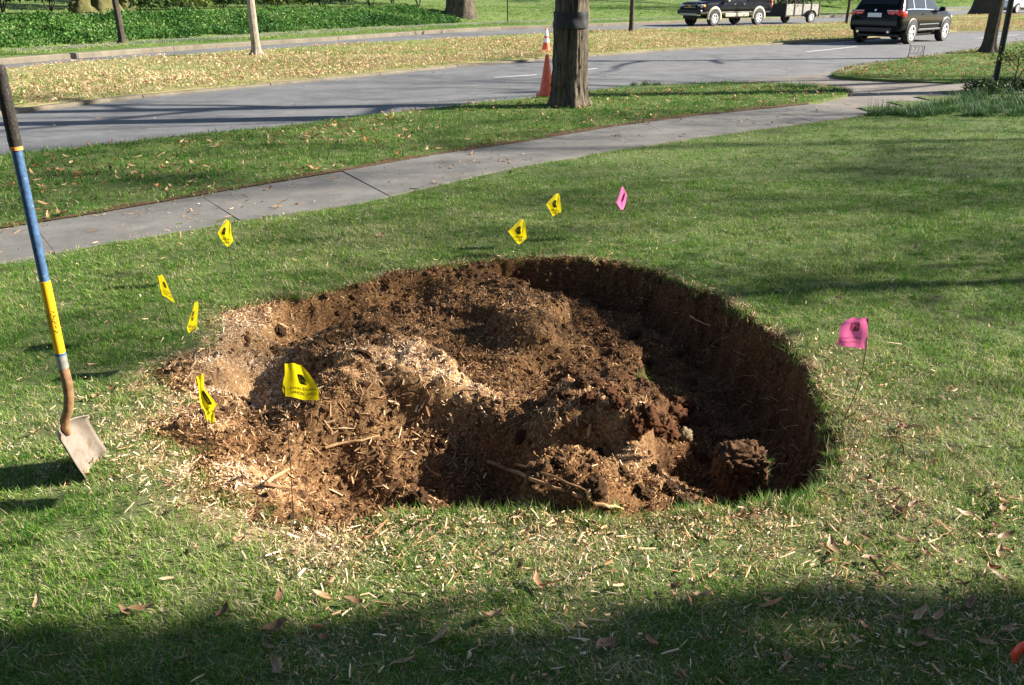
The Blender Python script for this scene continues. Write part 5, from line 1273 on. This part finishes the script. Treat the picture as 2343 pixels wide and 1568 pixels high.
# ================================================================ THE SHOVEL
def gzf(x, y): return float(gz(np.array([x]), np.array([y]))[0])
M_GRIP = plain('grip_foam', (0.022, 0.018, 0.015), .8, 0, .5, 90, .3, bmp=.5); M_BLUE = plain('blue_shaft', (0.04, 0.09, 0.185), .6, 0, .45, 60, .35)
def scuff(m, col, thr):
    nt = m.node_tree; b = nt.nodes['Principled BSDF']; c = b.inputs['Base Color'].links[0].from_socket
    f = math_(nt, 'GREATER_THAN', noise(nt, 70, 5, .75, coords(nt, 'Object', (1, 1, .45))), thr); nt.links.new(mixc(nt, math_(nt, 'MULTIPLY', f, .7), c, col), b.inputs['Base Color'])
scuff(M_BLUE, (.30, .30, .28), .64)
M_YEL = plain('yellow_sleeve', (0.72, 0.40, 0.01), .4, 0, .1, 20, .5); M_COLLAR = plain('zinc_collar', (0.30, 0.31, 0.27), .5, .5, .25, 30)
M_RUST = plain('rusty_socket', (0.23, 0.13, 0.065), .7, .2, .4, 35, .3, bmp=.3); scuff(M_YEL, (.25, .15, .04), .66); scuff(M_GRIP, (.09, .075, .06), .62)
M_ORG = plain('orange_ring', (0.7, .26, .06), .5)
def blade_mat():
    m, nt, b = newmat('worn_blade')
    v = coords(nt); n1 = noise(nt, 14, 5, .65, v); n2 = noise(nt, 90, 4, .7, v)
    c = ramp(nt, n1, [(.35, (.13, .09, .06)), (.55, (.20, .165, .135)), (.7, (.12, .075, .042))]); c = mixc(nt, math_(nt, 'MULTIPLY', n2, .3), c, (.26, .24, .22))
    nt.links.new(c, b.inputs['Base Color']); b.inputs['Roughness'].default_value = .55; b.inputs['Metallic'].default_value = .25; return m
M_BLADE = blade_mat(); M_INK = plain('black_print', (0.008, 0.008, 0.008), .5, 0, .1, 10)
SX, SY = -1.646, 2.94
sh = tag(empty('shovel', (SX, SY, 0)), 'square shovel with blue and yellow shaft stuck upright in the lawn', 'shovel')
def shaft(z): return Vector((.004 - .006 * z, 0, z))
def zpx(py): return PY(80, py, SY).z
zt, zg, zb, zy, zc_ = zpx(153), zpx(338), zpx(643), zpx(810), zpx(842)
mb = MB(); zs = [zg + (zt - zg) * i / 10 for i in range(11)]; mb.tube([shaft(z) for z in zs] + [shaft(zt + .006)], [.0195 + .0015 * (i % 2) for i in range(11)] + [.012], 18); mb.obj('grip', [M_GRIP], sh, True)
mb = MB(); mb.tube([shaft(zg - .008), shaft(zg + .004)], .0205, 18); mb.obj('grip_ring', [M_ORG], sh, True)
mb = MB(); mb.tube([shaft(zb), shaft((zb + zg) / 2), shaft(zg)], .0165, 18); mb.obj('handle', [M_BLUE], sh, True)
mb = MB(); mb.tube([shaft(zy), shaft((zy + zb) / 2), shaft(zb)], .0185, 20); sl = mb.obj('sleeve', [M_YEL], sh, True)
# lettering wrapped lengthways on the sleeve
tv, tf, tw = text_mesh('Kodiak')
for a0, hgt in ((-.75, .026), (-2.35, .026)):
    vs = []; zl0, zl1 = zy + (zb - zy) * .30, zy + (zb - zy) * .62
    for u, v in tv:
        z = zl0 + (zl1 - zl0) * u; an = a0 - (v - .35) * hgt / .0185; q = shaft(z); vs.append(q + Vector((math.cos(an), math.sin(an), 0)) * .0192)
    mb = MB(); mb.add(vs, tf); mb.obj('lettering', [M_INK], sl)
mb = MB(); mb.tube([shaft(zc_), shaft(zy - .004)], .0195, 18); mb.obj('collar', [M_COLLAR], sh, True)
mb = MB(); mb.tube([shaft(zy - .004), shaft(zy + .006)], .0190, 18); mb.obj('collar_ring', [M_BLUE], sh, True)
mb = MB(); mb.tube([shaft(zc_), Vector((.004, .0, zc_ - .06)), Vector((.0, 0, .34)), Vector((-.014, .0, .285)), Vector((-.034, .0, .245)), Vector((-.046, .01, .21)), Vector((-.044, .025, .17))], [.0182, .0182, .0178, .0172, .017, .015, .008], 18); mb.obj('socket', [M_RUST], sh, True)
vs, fs = [], []; NU, NV = 20, 22
for i in range(NV + 1):
    v = i / NV; c = Vector((-.058, .005, .225)).lerp(Vector((-.002, .10, -.085)), v)
    for j in range(NU + 1):
        u = -1 + 2 * j / NU; hw = .106 + .004 * v
        lip = .040 * max(0, (abs(u) - .45) / .55) ** 1.6 * (1 - .25 * v)
        top = .028 * max(0, (1 - v * 9)) ** 1.5
        frog = -.016 * math.exp(-(u / .22) ** 2) * max(0, 1 - v * 2.2)
        wob = .0015 * math.sin(7 * u + 11 * v)
        vs.append(c + Vector((lip - frog * -1 + top * .7 + wob, u * hw, u * -.012 + .01 * max(0, 1 - v * 9) - (.012 * abs(u) if v < .02 else 0))))
for i in range(NV):
    for j in range(NU): k = i * (NU + 1) + j; fs.append((k, k + 1, k + NU + 2, k + NU + 1))
me = mesh('blade', vs, fs, M_BLADE, True); bl = link('blade', me, sh); so = bl.modifiers.new('thickness', 'SOLIDIFY'); so.thickness = .0028

# ================================================================ MARKING FLAGS
def flagmat(name, col, tr):
    def f(nt): return ramp(nt, noise(nt, 25, 3, vec=coords(nt)), [(.3, tuple(c * .85 for c in col)), (.7, col)])
    return leafmat(name, f, .35, tr, .5)
M_INKY = plain('dark_print_on_yellow', (0.06, 0.055, 0.014), .5, 0, .1, 10); M_INKP = plain('dark_print_on_pink', (0.20, 0.02, 0.09), .5, 0, .1, 10)
M_FY = flagmat('yellow_film', (0.82, 0.66, 0.01), .5); M_FP = flagmat('pink_film', (1.0, 0.20, 0.46), .7); M_WIRE = plain('flag_wire', (0.05, 0.04, 0.035), .5, .6, .3, 30)
DEER = [(-.47, .40), (-.36, .44), (-.30, .50), (-.46, .60), (-.24, .57), (-.20, .66), (-.10, .80), (-.12, .62), (-.08, .56), (.06, .56), (-.06, .44), (-.06, .22), (.10, .14), (.38, .16), (.40, .28), (.50, .30), (.56, .16), (.60, -.06), (.68, -.22), (.94, -.66), (.88, -.72), (.50, -.40), (.28, -.24), (-.10, -.22), (-.42, -.20), (-.66, -.20), (-.30, -.46), (-.36, -.52), (-.82, -.18), (-.80, -.10), (-.44, -.04), (-.34, .12), (-.34, .32)]
def tri_poly(pts):
    bm = bmesh.new(); f = bm.faces.new([bm.verts.new((x, y, 0)) for x, y in pts]); bmesh.ops.triangulate(bm, faces=[f]); bm.verts.index_update()
    r = [tuple(v.index for v in f.verts) for f in bm.faces]; vv = [(v.co.x, v.co.y) for v in bm.verts]; bm.free(); return vv, r
DEER_V, DEER_F = tri_poly(DEER)
def roundsq(k=.80, n=28):
    out = []
    for i in range(n):
        a = 2 * math.pi * i / n; c, s = math.cos(a), math.sin(a); p = 4.5; rr = (abs(c) ** p + abs(s) ** p) ** (-1 / p); out.append((c * rr, s * rr))
    return out
T1 = text_mesh('John Deere', True); T2 = text_mesh('LANDSCAPES')
def flag(label, base_px, rows, dy, hoist_right=False, col='y', wave=.006, lean_y=0.0, wire_pts=None, emblem=(.60, .42, .14), wave_n=1.3, group=None, text=True):
    """rows: (left px, right px) from top to bottom; dy: depth offset of the left and right edges"""
    B = P(*base_px); B.z = gzf(B.x, B.y)
    matf = M_FY if col == 'y' else M_FP; inkm = M_INKY if col == 'y' else M_INKP
    root = tag(empty('marking_flag', B), label, 'flag', group)
    R = [[PY(l[0], l[1], B.y + dy[0] + lean_y) - B, PY(q[0], q[1], B.y + dy[1] + lean_y) - B] for l, q in rows]; nr = len(R)
    def S(a, v):
        f = min(max(v, 0), 1) * (nr - 1); i = min(int(f), nr - 2); t = f - i
        l = R[i][0].lerp(R[i + 1][0], t); q = R[i][1].lerp(R[i + 1][1], t)
        p = l.lerp(q, a); d = (a if not hoist_right else 1 - a)
        return p + Vector((0, wave * math.sin(wave_n * 6.28 * d + 2.2 * v + base_px[0]) * min(1, d * 3) + .5 * wave * math.sin(9 * v + 4 * d), 0))
    NA, NVV = 18, 18; vs = [S(a / NA, v / NVV) for v in range(NVV + 1) for a in range(NA + 1)]
    fs = [(v * (NA + 1) + a, v * (NA + 1) + a + 1, (v + 1) * (NA + 1) + a + 1, (v + 1) * (NA + 1) + a) for v in range(NVV) for a in range(NA)]
    fl = link('flag_sheet', mesh('flag_sheet', vs, fs, matf, True), root)
    def put(u, v, off):
        a = u if not hoist_right else 1 - u; e = .02
        p = S(a, v); n = (S(min(1, a + e), v) - S(max(0, a - e), v)).cross(S(a, min(1, v + e)) - S(a, max(0, v - e)))
        n = n.normalized() if n.length > 1e-9 else Vector((0, -1, 0))
        if n.y > 0: n = -n
        return p + n * off
    eu, ev, es = emblem
    for off in (.0012, -.0012):
        mb = MB(); rs = roundsq(); inner = [(x * .5, y * .5) for x, y in rs]; n = len(rs)
        ring = [put(eu + x * es * .92, ev - y * es, off) for x, y in rs]; r2 = [put(eu + x * es * .92, ev - y * es, off) for x, y in inner]
        mb.add(ring + r2 + [put(eu, ev, off)], [(i, (i + 1) % n, n + (i + 1) % n, n + i) for i in range(n)] + [(n + i, n + (i + 1) % n, 2 * n) for i in range(n)]); em = mb.obj('emblem', [inkm], fl)
        mb = MB(); mb.add([put(eu + x * es * .92, ev - (y - .02) * es * 1.0, off * 2.2) for x, y in DEER_V], DEER_F); mb.obj('deer_mark', [matf], fl)
        if text:
            mb = MB(); (tv, tf, _) = T1; mb.add([put(.20 + .74 * u, .755 - v * .125, off) for u, v in tv], tf); mb.obj('lettering', [inkm], fl)
            mb = MB(); (tv, tf, _) = T2; mb.add([put(.20 + .74 * u, .875 - v * .10, off) for u, v in tv], tf); mb.obj('lettering', [inkm], fl)
    top = R[0][1] if hoist_right else R[0][0]; bot = R[-1][1] if hoist_right else R[-1][0]
    if wire_pts: mid = [PY(x, y, B.y + lean_y * .5) - B for x, y in wire_pts]
    else: mid = [bot.lerp(Vector((0, 0, 0)), .5) + Vector((.004, 0, 0))]
    mb = MB(); mb.tube([top, bot] + mid + [Vector((0, 0, -.03))], .0017, 6); mb.obj('wire', [M_WIRE], root)
    return root
GY_, GP_ = 'yellow marking flags round the hole', 'pink marking flags on the lawn'
flag('yellow flag at the front of the hole with its logo facing the camera', (670, 1192), [((650, 832), (690, 834)), ((650, 851), (705, 853)), ((648, 872), (720, 878)), ((645, 890), (729, 893)), ((651, 907), (728, 918))], (0, -.02), wave=.005, emblem=(.64, .42, .14), group=GY_)
flag('yellow flag folded lengthwise, drooping above the left rim of the hole', (474, 1112), [((448, 863), (469, 857)), ((453, 892), (470, 887)), ((459, 922), (497, 926)), ((466, 940), (491, 938)), ((472, 961), (491, 966))], (0, -.07), wave=.012, group=GY_, emblem=(.5, .45, .16))
flag('narrow upright yellow flag at the left rim, right of the slanting one', (445, 850), [((446, 690), (453, 692)), ((440, 708), (453, 708)), ((433, 728), (452, 728)), ((427, 750), (451, 751)), ((431, 763), (437, 760))], (-.03, .06), hoist_right=True, wave=.008, group=GY_)
flag('slanting yellow flag furthest left on the lawn', (398, 778), [((360, 632), (373, 629)), ((364, 648), (382, 648)), ((367, 662), (390, 668)), ((370, 675), (401, 693))], (.02, -.05), wave=.004, group=GY_)
flag('yellow flag nearest the sidewalk on the left', (530, 652), [((516, 506), (525, 505)), ((507, 519), (528, 520)), ((498, 533), (530, 536)), ((508, 549), (534, 551)), ((519, 564), (523, 565))], (.03, -.03), hoist_right=True, wave=.006, group=GY_)
flag('yellow flag furthest back, nearest the pink flag', (1278, 562), [((1270, 444), (1279, 443)), ((1259, 456), (1281, 453)), ((1249, 468), (1282, 466)), ((1258, 482), (1284, 486)), ((1264, 495), (1270, 493))], (.03, -.03), hoist_right=True, wave=.005, group=GY_, emblem=(.45, .48, .15))
flag('yellow flag just behind the back rim of the hole', (1197, 584), [((1190, 502), (1199, 503)), ((1176, 516), (1201, 512)), ((1162, 530), (1203, 526)), ((1174, 545), (1205, 545)), ((1184, 558), (1191, 559))], (.03, -.03), hoist_right=True, wave=.005, group=GY_, emblem=(.45, .48, .15))
flag('small curled pink flag far back on the lawn', (1420, 546), [((1423, 427), (1425, 428)), ((1416, 445), (1434, 446)), ((1409, 463), (1431, 464)), ((1419, 479), (1425, 480))], (.04, -.02), col='p', wave=.008, group=GP_, emblem=(.62, .45, .16), text=False)
flag('large bright pink flag right of the hole showing its logo reversed', (1919, 983), [((1936, 729), (1985, 727)), ((1922, 743), (1985, 740)), ((1918, 768), (1983, 772)), ((1914, 789), (1981, 799))], (-.075, 0), hoist_right=True, col='p', wave=.006, wire_pts=[(1972, 850), (1955, 905), (1935, 950)], group=GP_, emblem=(.46, .38, .15))

# orange loop at the lower right corner
ro = P(2352, 1517); M_OR = plain('orange_plastic', (0.78, 0.075, 0.03), .4, 0, .08, 20)
oh = tag(empty('loop_handle', (ro.x, ro.y, 0)), 'orange plastic loop poking out of the shaded grass at the lower right corner', 'handle')
mb = MB(); mb.tube([(-.034 + .0, 0, -.03), (-.040, 0, .008), (-.044, 0, .030), (-.034, .0, .052), (-.014, 0, .066), (.010, 0, .068), (.032, 0, .056), (.044, 0, .032), (.042, 0, -.03)], [.008, .009, .0115, .012, .012, .012, .012, .0115, .009], 12); mb.obj('loop', [M_OR], oh, True)

# ================================================================ SMALL THINGS IN AND ROUND THE HOLE
def on_pit(px, py):
    d = ray(px, py); ts = np.linspace(1.5, 9, 3000); X, Y, Zz = d.x * ts, d.y * ts, CAM_H + d.z * ts
    h = gz(X, Y); k = int(np.argmax(Zz < h)); return Vector((X[k], Y[k], h[k]))
def loose(name, me, p, yaw, scl, label, cat, group, rng, tilt=.3, lift=0.0):
    dx, dy = gnormal(np.array([p.x]), np.array([p.y])); n = Vector((-dx[0], -dy[0], 1)).normalized()
    q = n.to_track_quat('Z', 'Y') @ Quaternion((0, 0, 1), yaw) @ Euler((rng.gauss(0, tilt), rng.gauss(0, tilt), 0)).to_quaternion()
    o = link(name, me, loc=(p.x, p.y, p.z + lift), rot=q.to_euler(), scl=scl); tag(o, label, cat, group); return o
r = random.Random(41)
# fallen leaves on the near lawn
LF = [leaf_mesh('fallen_leaf', .095, .028, .22, i, M_LEAF) for i in range(5)] + [leaf_mesh('fallen_leaf', .075, .036, .35, 20 + i, M_LEAF, True) for i in range(3)]
LEAVES = [(630, 1455, 1.1), (1128, 1425, 1.3), (1190, 1315, .8), (1380, 1488, 1.2), (1490, 1482, 1.0), (1905, 1268, 1.3), (1990, 1290, 1.0), (2010, 856, .8), (1230, 1345, .9), (1010, 1465, 1.0), (735, 1372, .9), (810, 1385, .8), (930, 1525, .9), (760, 1345, .8), (1760, 1400, 1.1), (1800, 1522, 1.0), (2140, 1420, 1.0), (2050, 1180, .9), (2290, 1160, .9), (2170, 1040, .9), (80, 1000, .7), (545, 1250, .9), (450, 1270, .8), (290, 1415, .9), (330, 1410, .9), (1060, 575, 1.0), (870, 545, 1.1), (1025, 512, .9), (2095, 572, .8), (2215, 410, .8), (1730, 505, .8), (2140, 690, .8), (410, 1175, .8), (1930, 950, .9), (640, 1540, 1.0), (220, 915, .8), (260, 895, .8)]
for _ in range(95):
    py = r.uniform(640, 1560); px = r.uniform(20, 2320)
    if r.random() < .5: px = r.uniform(1900, 2320); py = r.uniform(950, 1500)
    LEAVES.append((px, py, r.uniform(.5, 1.05)))
def leaf_place(px, py):
    if py > 1365: return 'shaded grass along the bottom, left half' if px < 1171 else 'shaded grass along the bottom, right half'
    if px > 1880 and py > 800: return 'sunny grass right of the hole, near the pink flag' if py < 1080 else 'sunny grass right of the front rim'
    if py < 720: return 'lawn between the hole and the sidewalk'
    if px < 480: return 'grass round the shovel'
    return 'sunny grass just in front of the hole' if py > 1150 else 'grass beside the hole'
for px, py, s in LEAVES:
    p = P(px, py); 
    if gsoil(np.array([p.x]), np.array([p.y]))[0] > -.02 and abs(p.x) < 3 and p.y < 7.2: continue
    if py < yat(S_NEAR, px): continue
    p.z = gzf(p.x, p.y)
    loose('fallen_leaf', r.choice(LF), p, r.uniform(0, 6.28), s * r.uniform(.7, .95), 'dry brown leaf lying on the %s' % leaf_place(px, py), 'leaf', 'fallen leaves on the %s' % leaf_place(px, py), r, .25, .018)
# larger splinters of wood
SP = [splinter('wood_splinter', L_, W_, T_, 300 + i, M_CHIPO) for i, (L_, W_, T_) in enumerate([(.07, .012, .007), (.09, .010, .007), (.055, .016, .007), (.11, .012, .008), (.05, .010, .006), (.065, .02, .006)])]
cnt = 0
while cnt < 290:
    f = r.random()
    if f < .62:
        px, py = r.gauss(820, 210), r.gauss(980, 130)
        if not (470 < px < 1600 and 680 < py < 1180): continue
        p = on_pit(px, py)
        if gsoil(np.array([p.x]), np.array([p.y]))[0] < .02: continue
        zone = 'far left part of the hole' if px < 650 and py < 1000 else 'front left part of the hole' if px < 850 and py >= 1000 else 'left heap behind the logo flag' if py < 900 and px < 1000 else 'pale ridge in the middle of the hole' if py < 1000 and px < 1150 else 'front middle of the hole' if px < 1150 else 'right half of the hole'
        lab, gr = 'long tan wood splinter lying in the %s' % zone, 'splinters of wood in the %s' % zone
    else:
        px, py = r.uniform(560, 2250), r.uniform(900, 1480)
        p = P(px, py); 
        if gsoil(np.array([p.x]), np.array([p.y]))[0] > -.02 or r.random() > .25 + float(chipness(np.array([p.x]), np.array([p.y]))[0]): continue
        p.z = gzf(p.x, p.y) + .016; zone = 'shaded grass at the bottom' if py > 1365 else 'grass right of the hole' if px > 1850 else 'grass at the front left rim' if px < 900 else 'grass along the front rim'
        lab, gr = 'pale wood splinter lying on the %s' % zone, 'splinters of wood on the %s' % zone
    loose('wood_splinter', r.choice(SP), p, r.uniform(0, 6.28), r.uniform(.45, .9), lab, 'wood chip', gr, r, .3, .004); cnt += 1
# clods
CLM = [crumb('soil_clod', 1.0, 400 + i, M_CLOD, 4) for i in range(5)]; CLR = [crumb('clay_clod', 1.0, 420 + i, M_CLAY, 4) for i in range(4)]
CLOD = [(860, 790, 0.036), (830, 815, 0.04), (1330, 880, 0.036), (1290, 905, 0.028), (1240, 930, 0.024), (1190, 1000, 0.028), (960, 1150, 0.048), (1370, 1040, 0.028), (1280, 1060, 0.028), (1420, 1080, 0.032), (1360, 1120, 0.044), (1500, 1080, 0.032), (1530, 1120, 0.04), (1470, 1130, 0.04), (640, 760, 0.04), (560, 920, 0.028), (1390, 760, 0.032), (1450, 770, 0.04), (1550, 810, 0.032), (1420, 820, 0.032), (1480, 830, 0.04), (1580, 880, 0.032), (1560, 1150, 0.036), (1010, 1020, 0.024), (1600, 1040, 0.04), (1640, 1010, 0.032)]
def cz(px, py): return ('back left' if py < 850 else 'front left') if px < 1000 else ('dark back right' if px > 1370 and py < 900 else 'front right' if px > 1250 else 'middle')
for px, py, s in CLOD:
    p = on_pit(px, py); loose('soil_clod', r.choice(CLM), p, r.uniform(0, 6.28), (s * r.uniform(.8, 1.2), s * r.uniform(.8, 1.2), s * .8), 'crumbly brown clod of soil lying in the %s of the hole' % cz(px, py), 'clod', 'brown clods in the %s of the hole' % cz(px, py), r, .4, s * .05)
for px, py, s in [(1480, 955, .06), (1500, 985, .055), (1460, 975, .05), (1545, 960, .065), (1530, 990, .05), (1590, 970, .06), (1395, 905, .04), (1365, 890, .045), (1345, 915, .04), (1410, 925, .035), (1560, 930, .06)]:
    p = on_pit(px, py); loose('clay_clod', r.choice(CLR), p, r.uniform(0, 6.28), (s, s * r.uniform(.8, 1.1), s * .85), 'reddish lump of clay %s' % ('beside the pale rock' if px > 1450 else 'left of the main red heap'), 'clod', 'red clay lumps %s' % ('beside the pale rock' if px > 1450 else 'left of the main red heap'), r, .4, s * .1)
M_ROCK = plain('pale_rock', (0.20, 0.15, 0.09), .9, 0, .3, 14, .2, bmp=.5)
p = on_pit(1566, 1003); tag(link('rock', crumb('rock', 1, 77, M_ROCK, 3), loc=(p.x, p.y, p.z + .018), scl=(.036, .034, .046)), 'pale angular rock beside the red clay in the hole', 'rock')
# the turf-topped clod at the front right
p = P(1690, 1085, -.13); tc = tag(empty('turf_clod', (p.x, p.y, -.165)), 'big overturned sod with grass on its right side', 'sod')
bm = bmesh.new(); bmesh.ops.create_icosphere(bm, subdivisions=5, radius=1)
for v in bm.verts:
    d = v.co.normalized(); k = 1 + .22 * mnoise.fractal(d * 1.6 + Vector((3, 7, 1)), .9, 2.1, 3) + .22 * mnoise.fractal(d * 5 + Vector((3, 7, 1)), .5, 2.0, 4) + random.uniform(-.03, .03)
    q = Vector((math.copysign(abs(d.x) ** .55, d.x), math.copysign(abs(d.y) ** .6, d.y), math.copysign(abs(d.z) ** .55, d.z))) * k; v.co = Vector((q.x * .10, q.y * .095, q.z * .10 + .055))
me = bpy.data.meshes.new('soil'); bm.to_mesh(me); bm.free(); me.materials.append(M_CLOD); me.polygons.foreach_set('use_smooth', np.ones(len(me.polygons), bool)); link('soil', me, tc)
mb = MB()
for _ in range(160):
    d = Vector((r.gauss(0, 1), r.gauss(0, 1), r.gauss(.3, 1))).normalized(); s_ = r.uniform(.004, .014); cm = CR[_ % 4]; R = Euler((r.uniform(0, 6), r.uniform(0, 6), 0)).to_matrix()
    q_ = Vector((math.copysign(abs(d.x) ** .55, d.x) * .10, math.copysign(abs(d.y) ** .6, d.y) * .095, math.copysign(abs(d.z) ** .55, d.z) * .10 + .055)); mb.add([q_ + R @ (v.co * s_ / .012) for v in cm.vertices], [tuple(f.vertices) for f in cm.polygons])
mb.obj('crumbs', [M_CLOD], tc)['kind'] = 'stuff'
for k in range(16): link('grass_tuft', T_EDGE[k % 4], tc, loc=(.085 + r.uniform(-.02, .02), r.uniform(-.09, .06), r.uniform(.0, .12)), rot=(r.gauss(0, .3), 1.2 + r.gauss(0, .3), r.uniform(-.5, .5)), scl=.55)
for (px, py, lab) in [(1455, 862, 'pale dying grass tuft on the clods in the hole'), (1545, 905, 'green grass tuft on the red clay in the hole'), (1395, 1178, 'green grass tuft hanging into the front of the hole')]:
    p = on_pit(px, py); g = tag(empty('turf_tuft', p), lab, 'grass tuft', 'grass tufts in the hole')
    for k in range(5): link('blades', T_EDGE[k % 4], g, loc=(r.uniform(-.05, .05), r.uniform(-.05, .05), .0), rot=(r.gauss(0, .4), r.gauss(0, .4), r.uniform(0, 6)), scl=r.uniform(.6, .9))
# roots
M_ROOT = plain('root_bark', (0.22, 0.125, 0.06), .85, 0, .35, 40, .2, bmp=.4); M_ROOTP = plain('peeled_root', (0.42, 0.26, 0.13), .8, 0, .3, 40, .2)
def root_(label, pxs, rad, mat, lift=.012, name='root'):
    pts = [on_pit(x, y) + Vector((0, 0, lift)) for x, y in pxs]; c = sum(pts, Vector()) / len(pts)
    mb = MB(); q = []
    for a, b in zip(pts, pts[1:]): q += [a, a.lerp(b, .5) + Vector((r.gauss(0, .004), r.gauss(0, .004), .004))]
    q.append(pts[-1]); n = len(q); mb.tube([v - pts[0] for v in q], [rad * (1 - .55 * i / (n - 1)) for i in range(n)], 8)
    o = mb.obj(name, [mat], None, True); o.location = pts[0]; tag(o, label, 'root', 'roots in the hole'); return o
root_('longest thin root stretched along the front of the hole', [(1115, 1065), (1160, 1085), (1215, 1108), (1270, 1130), (1320, 1150), (1345, 1160)], .010, M_ROOT, .02)
root_('thin root running parallel just behind the longest one', [(1180, 1072), (1240, 1095), (1300, 1118), (1350, 1142)], .007, M_ROOT, .02)
root_('pale hooked root end at the front rim of the hole', [(1343, 1140), (1346, 1158), (1362, 1172), (1390, 1178), (1425, 1182)], .011, M_ROOTP, .03)
root_('pale root sticking out of the dark back right wall', [(1578, 732), (1592, 742), (1612, 750), (1625, 756)], .006, M_ROOTP, .02)
root_('long pale stick lying on the left slope of the hole', [(745, 1032), (790, 1022), (830, 1015), (868, 1005)], .008, M_ROOTP, .015, 'stick')
root_('brown stick lying at the front left of the hole', [(605, 1118), (635, 1124), (668, 1128)], .011, M_ROOT, .02, 'stick')
root_('tan split stick crossing the brown one at the front left', [(612, 1120), (640, 1098), (662, 1085)], .008, M_ROOTP, .025, 'stick')

# fine root hairs along the cut face
mb = MB(); k = 0
while k < 90:
    i = r.randrange(9, 25); u = r.random(); q = Vector(RIM[i]).lerp(Vector(RIM[i + 1]), u); c = Vector((.35, 4.3)); d = (c - q).normalized()
    s0 = r.uniform(.03, .13); x, y = q.x + d.x * s0, q.y + d.y * s0
    if gsoil(np.array([x]), np.array([y]))[0] < .02: continue
    p = Vector((x, y, gzf(x, y))); pts = [p]; dr = Vector((d.x, d.y, r.uniform(-.2, .5))).normalized()
    for _ in range(3): dr = (dr + Vector((r.gauss(0, .5), r.gauss(0, .5), r.gauss(-.15, .4)))).normalized(); pts.append(pts[-1] + dr * r.uniform(.012, .035))
    mb.tube(pts, [.0022, .0018, .0013, .0007], 4); k += 1
tag(mb.obj('root_hairs', [M_ROOTP]), 'fine torn roots sticking out of the dark cut face', 'roots', None, 'stuff')
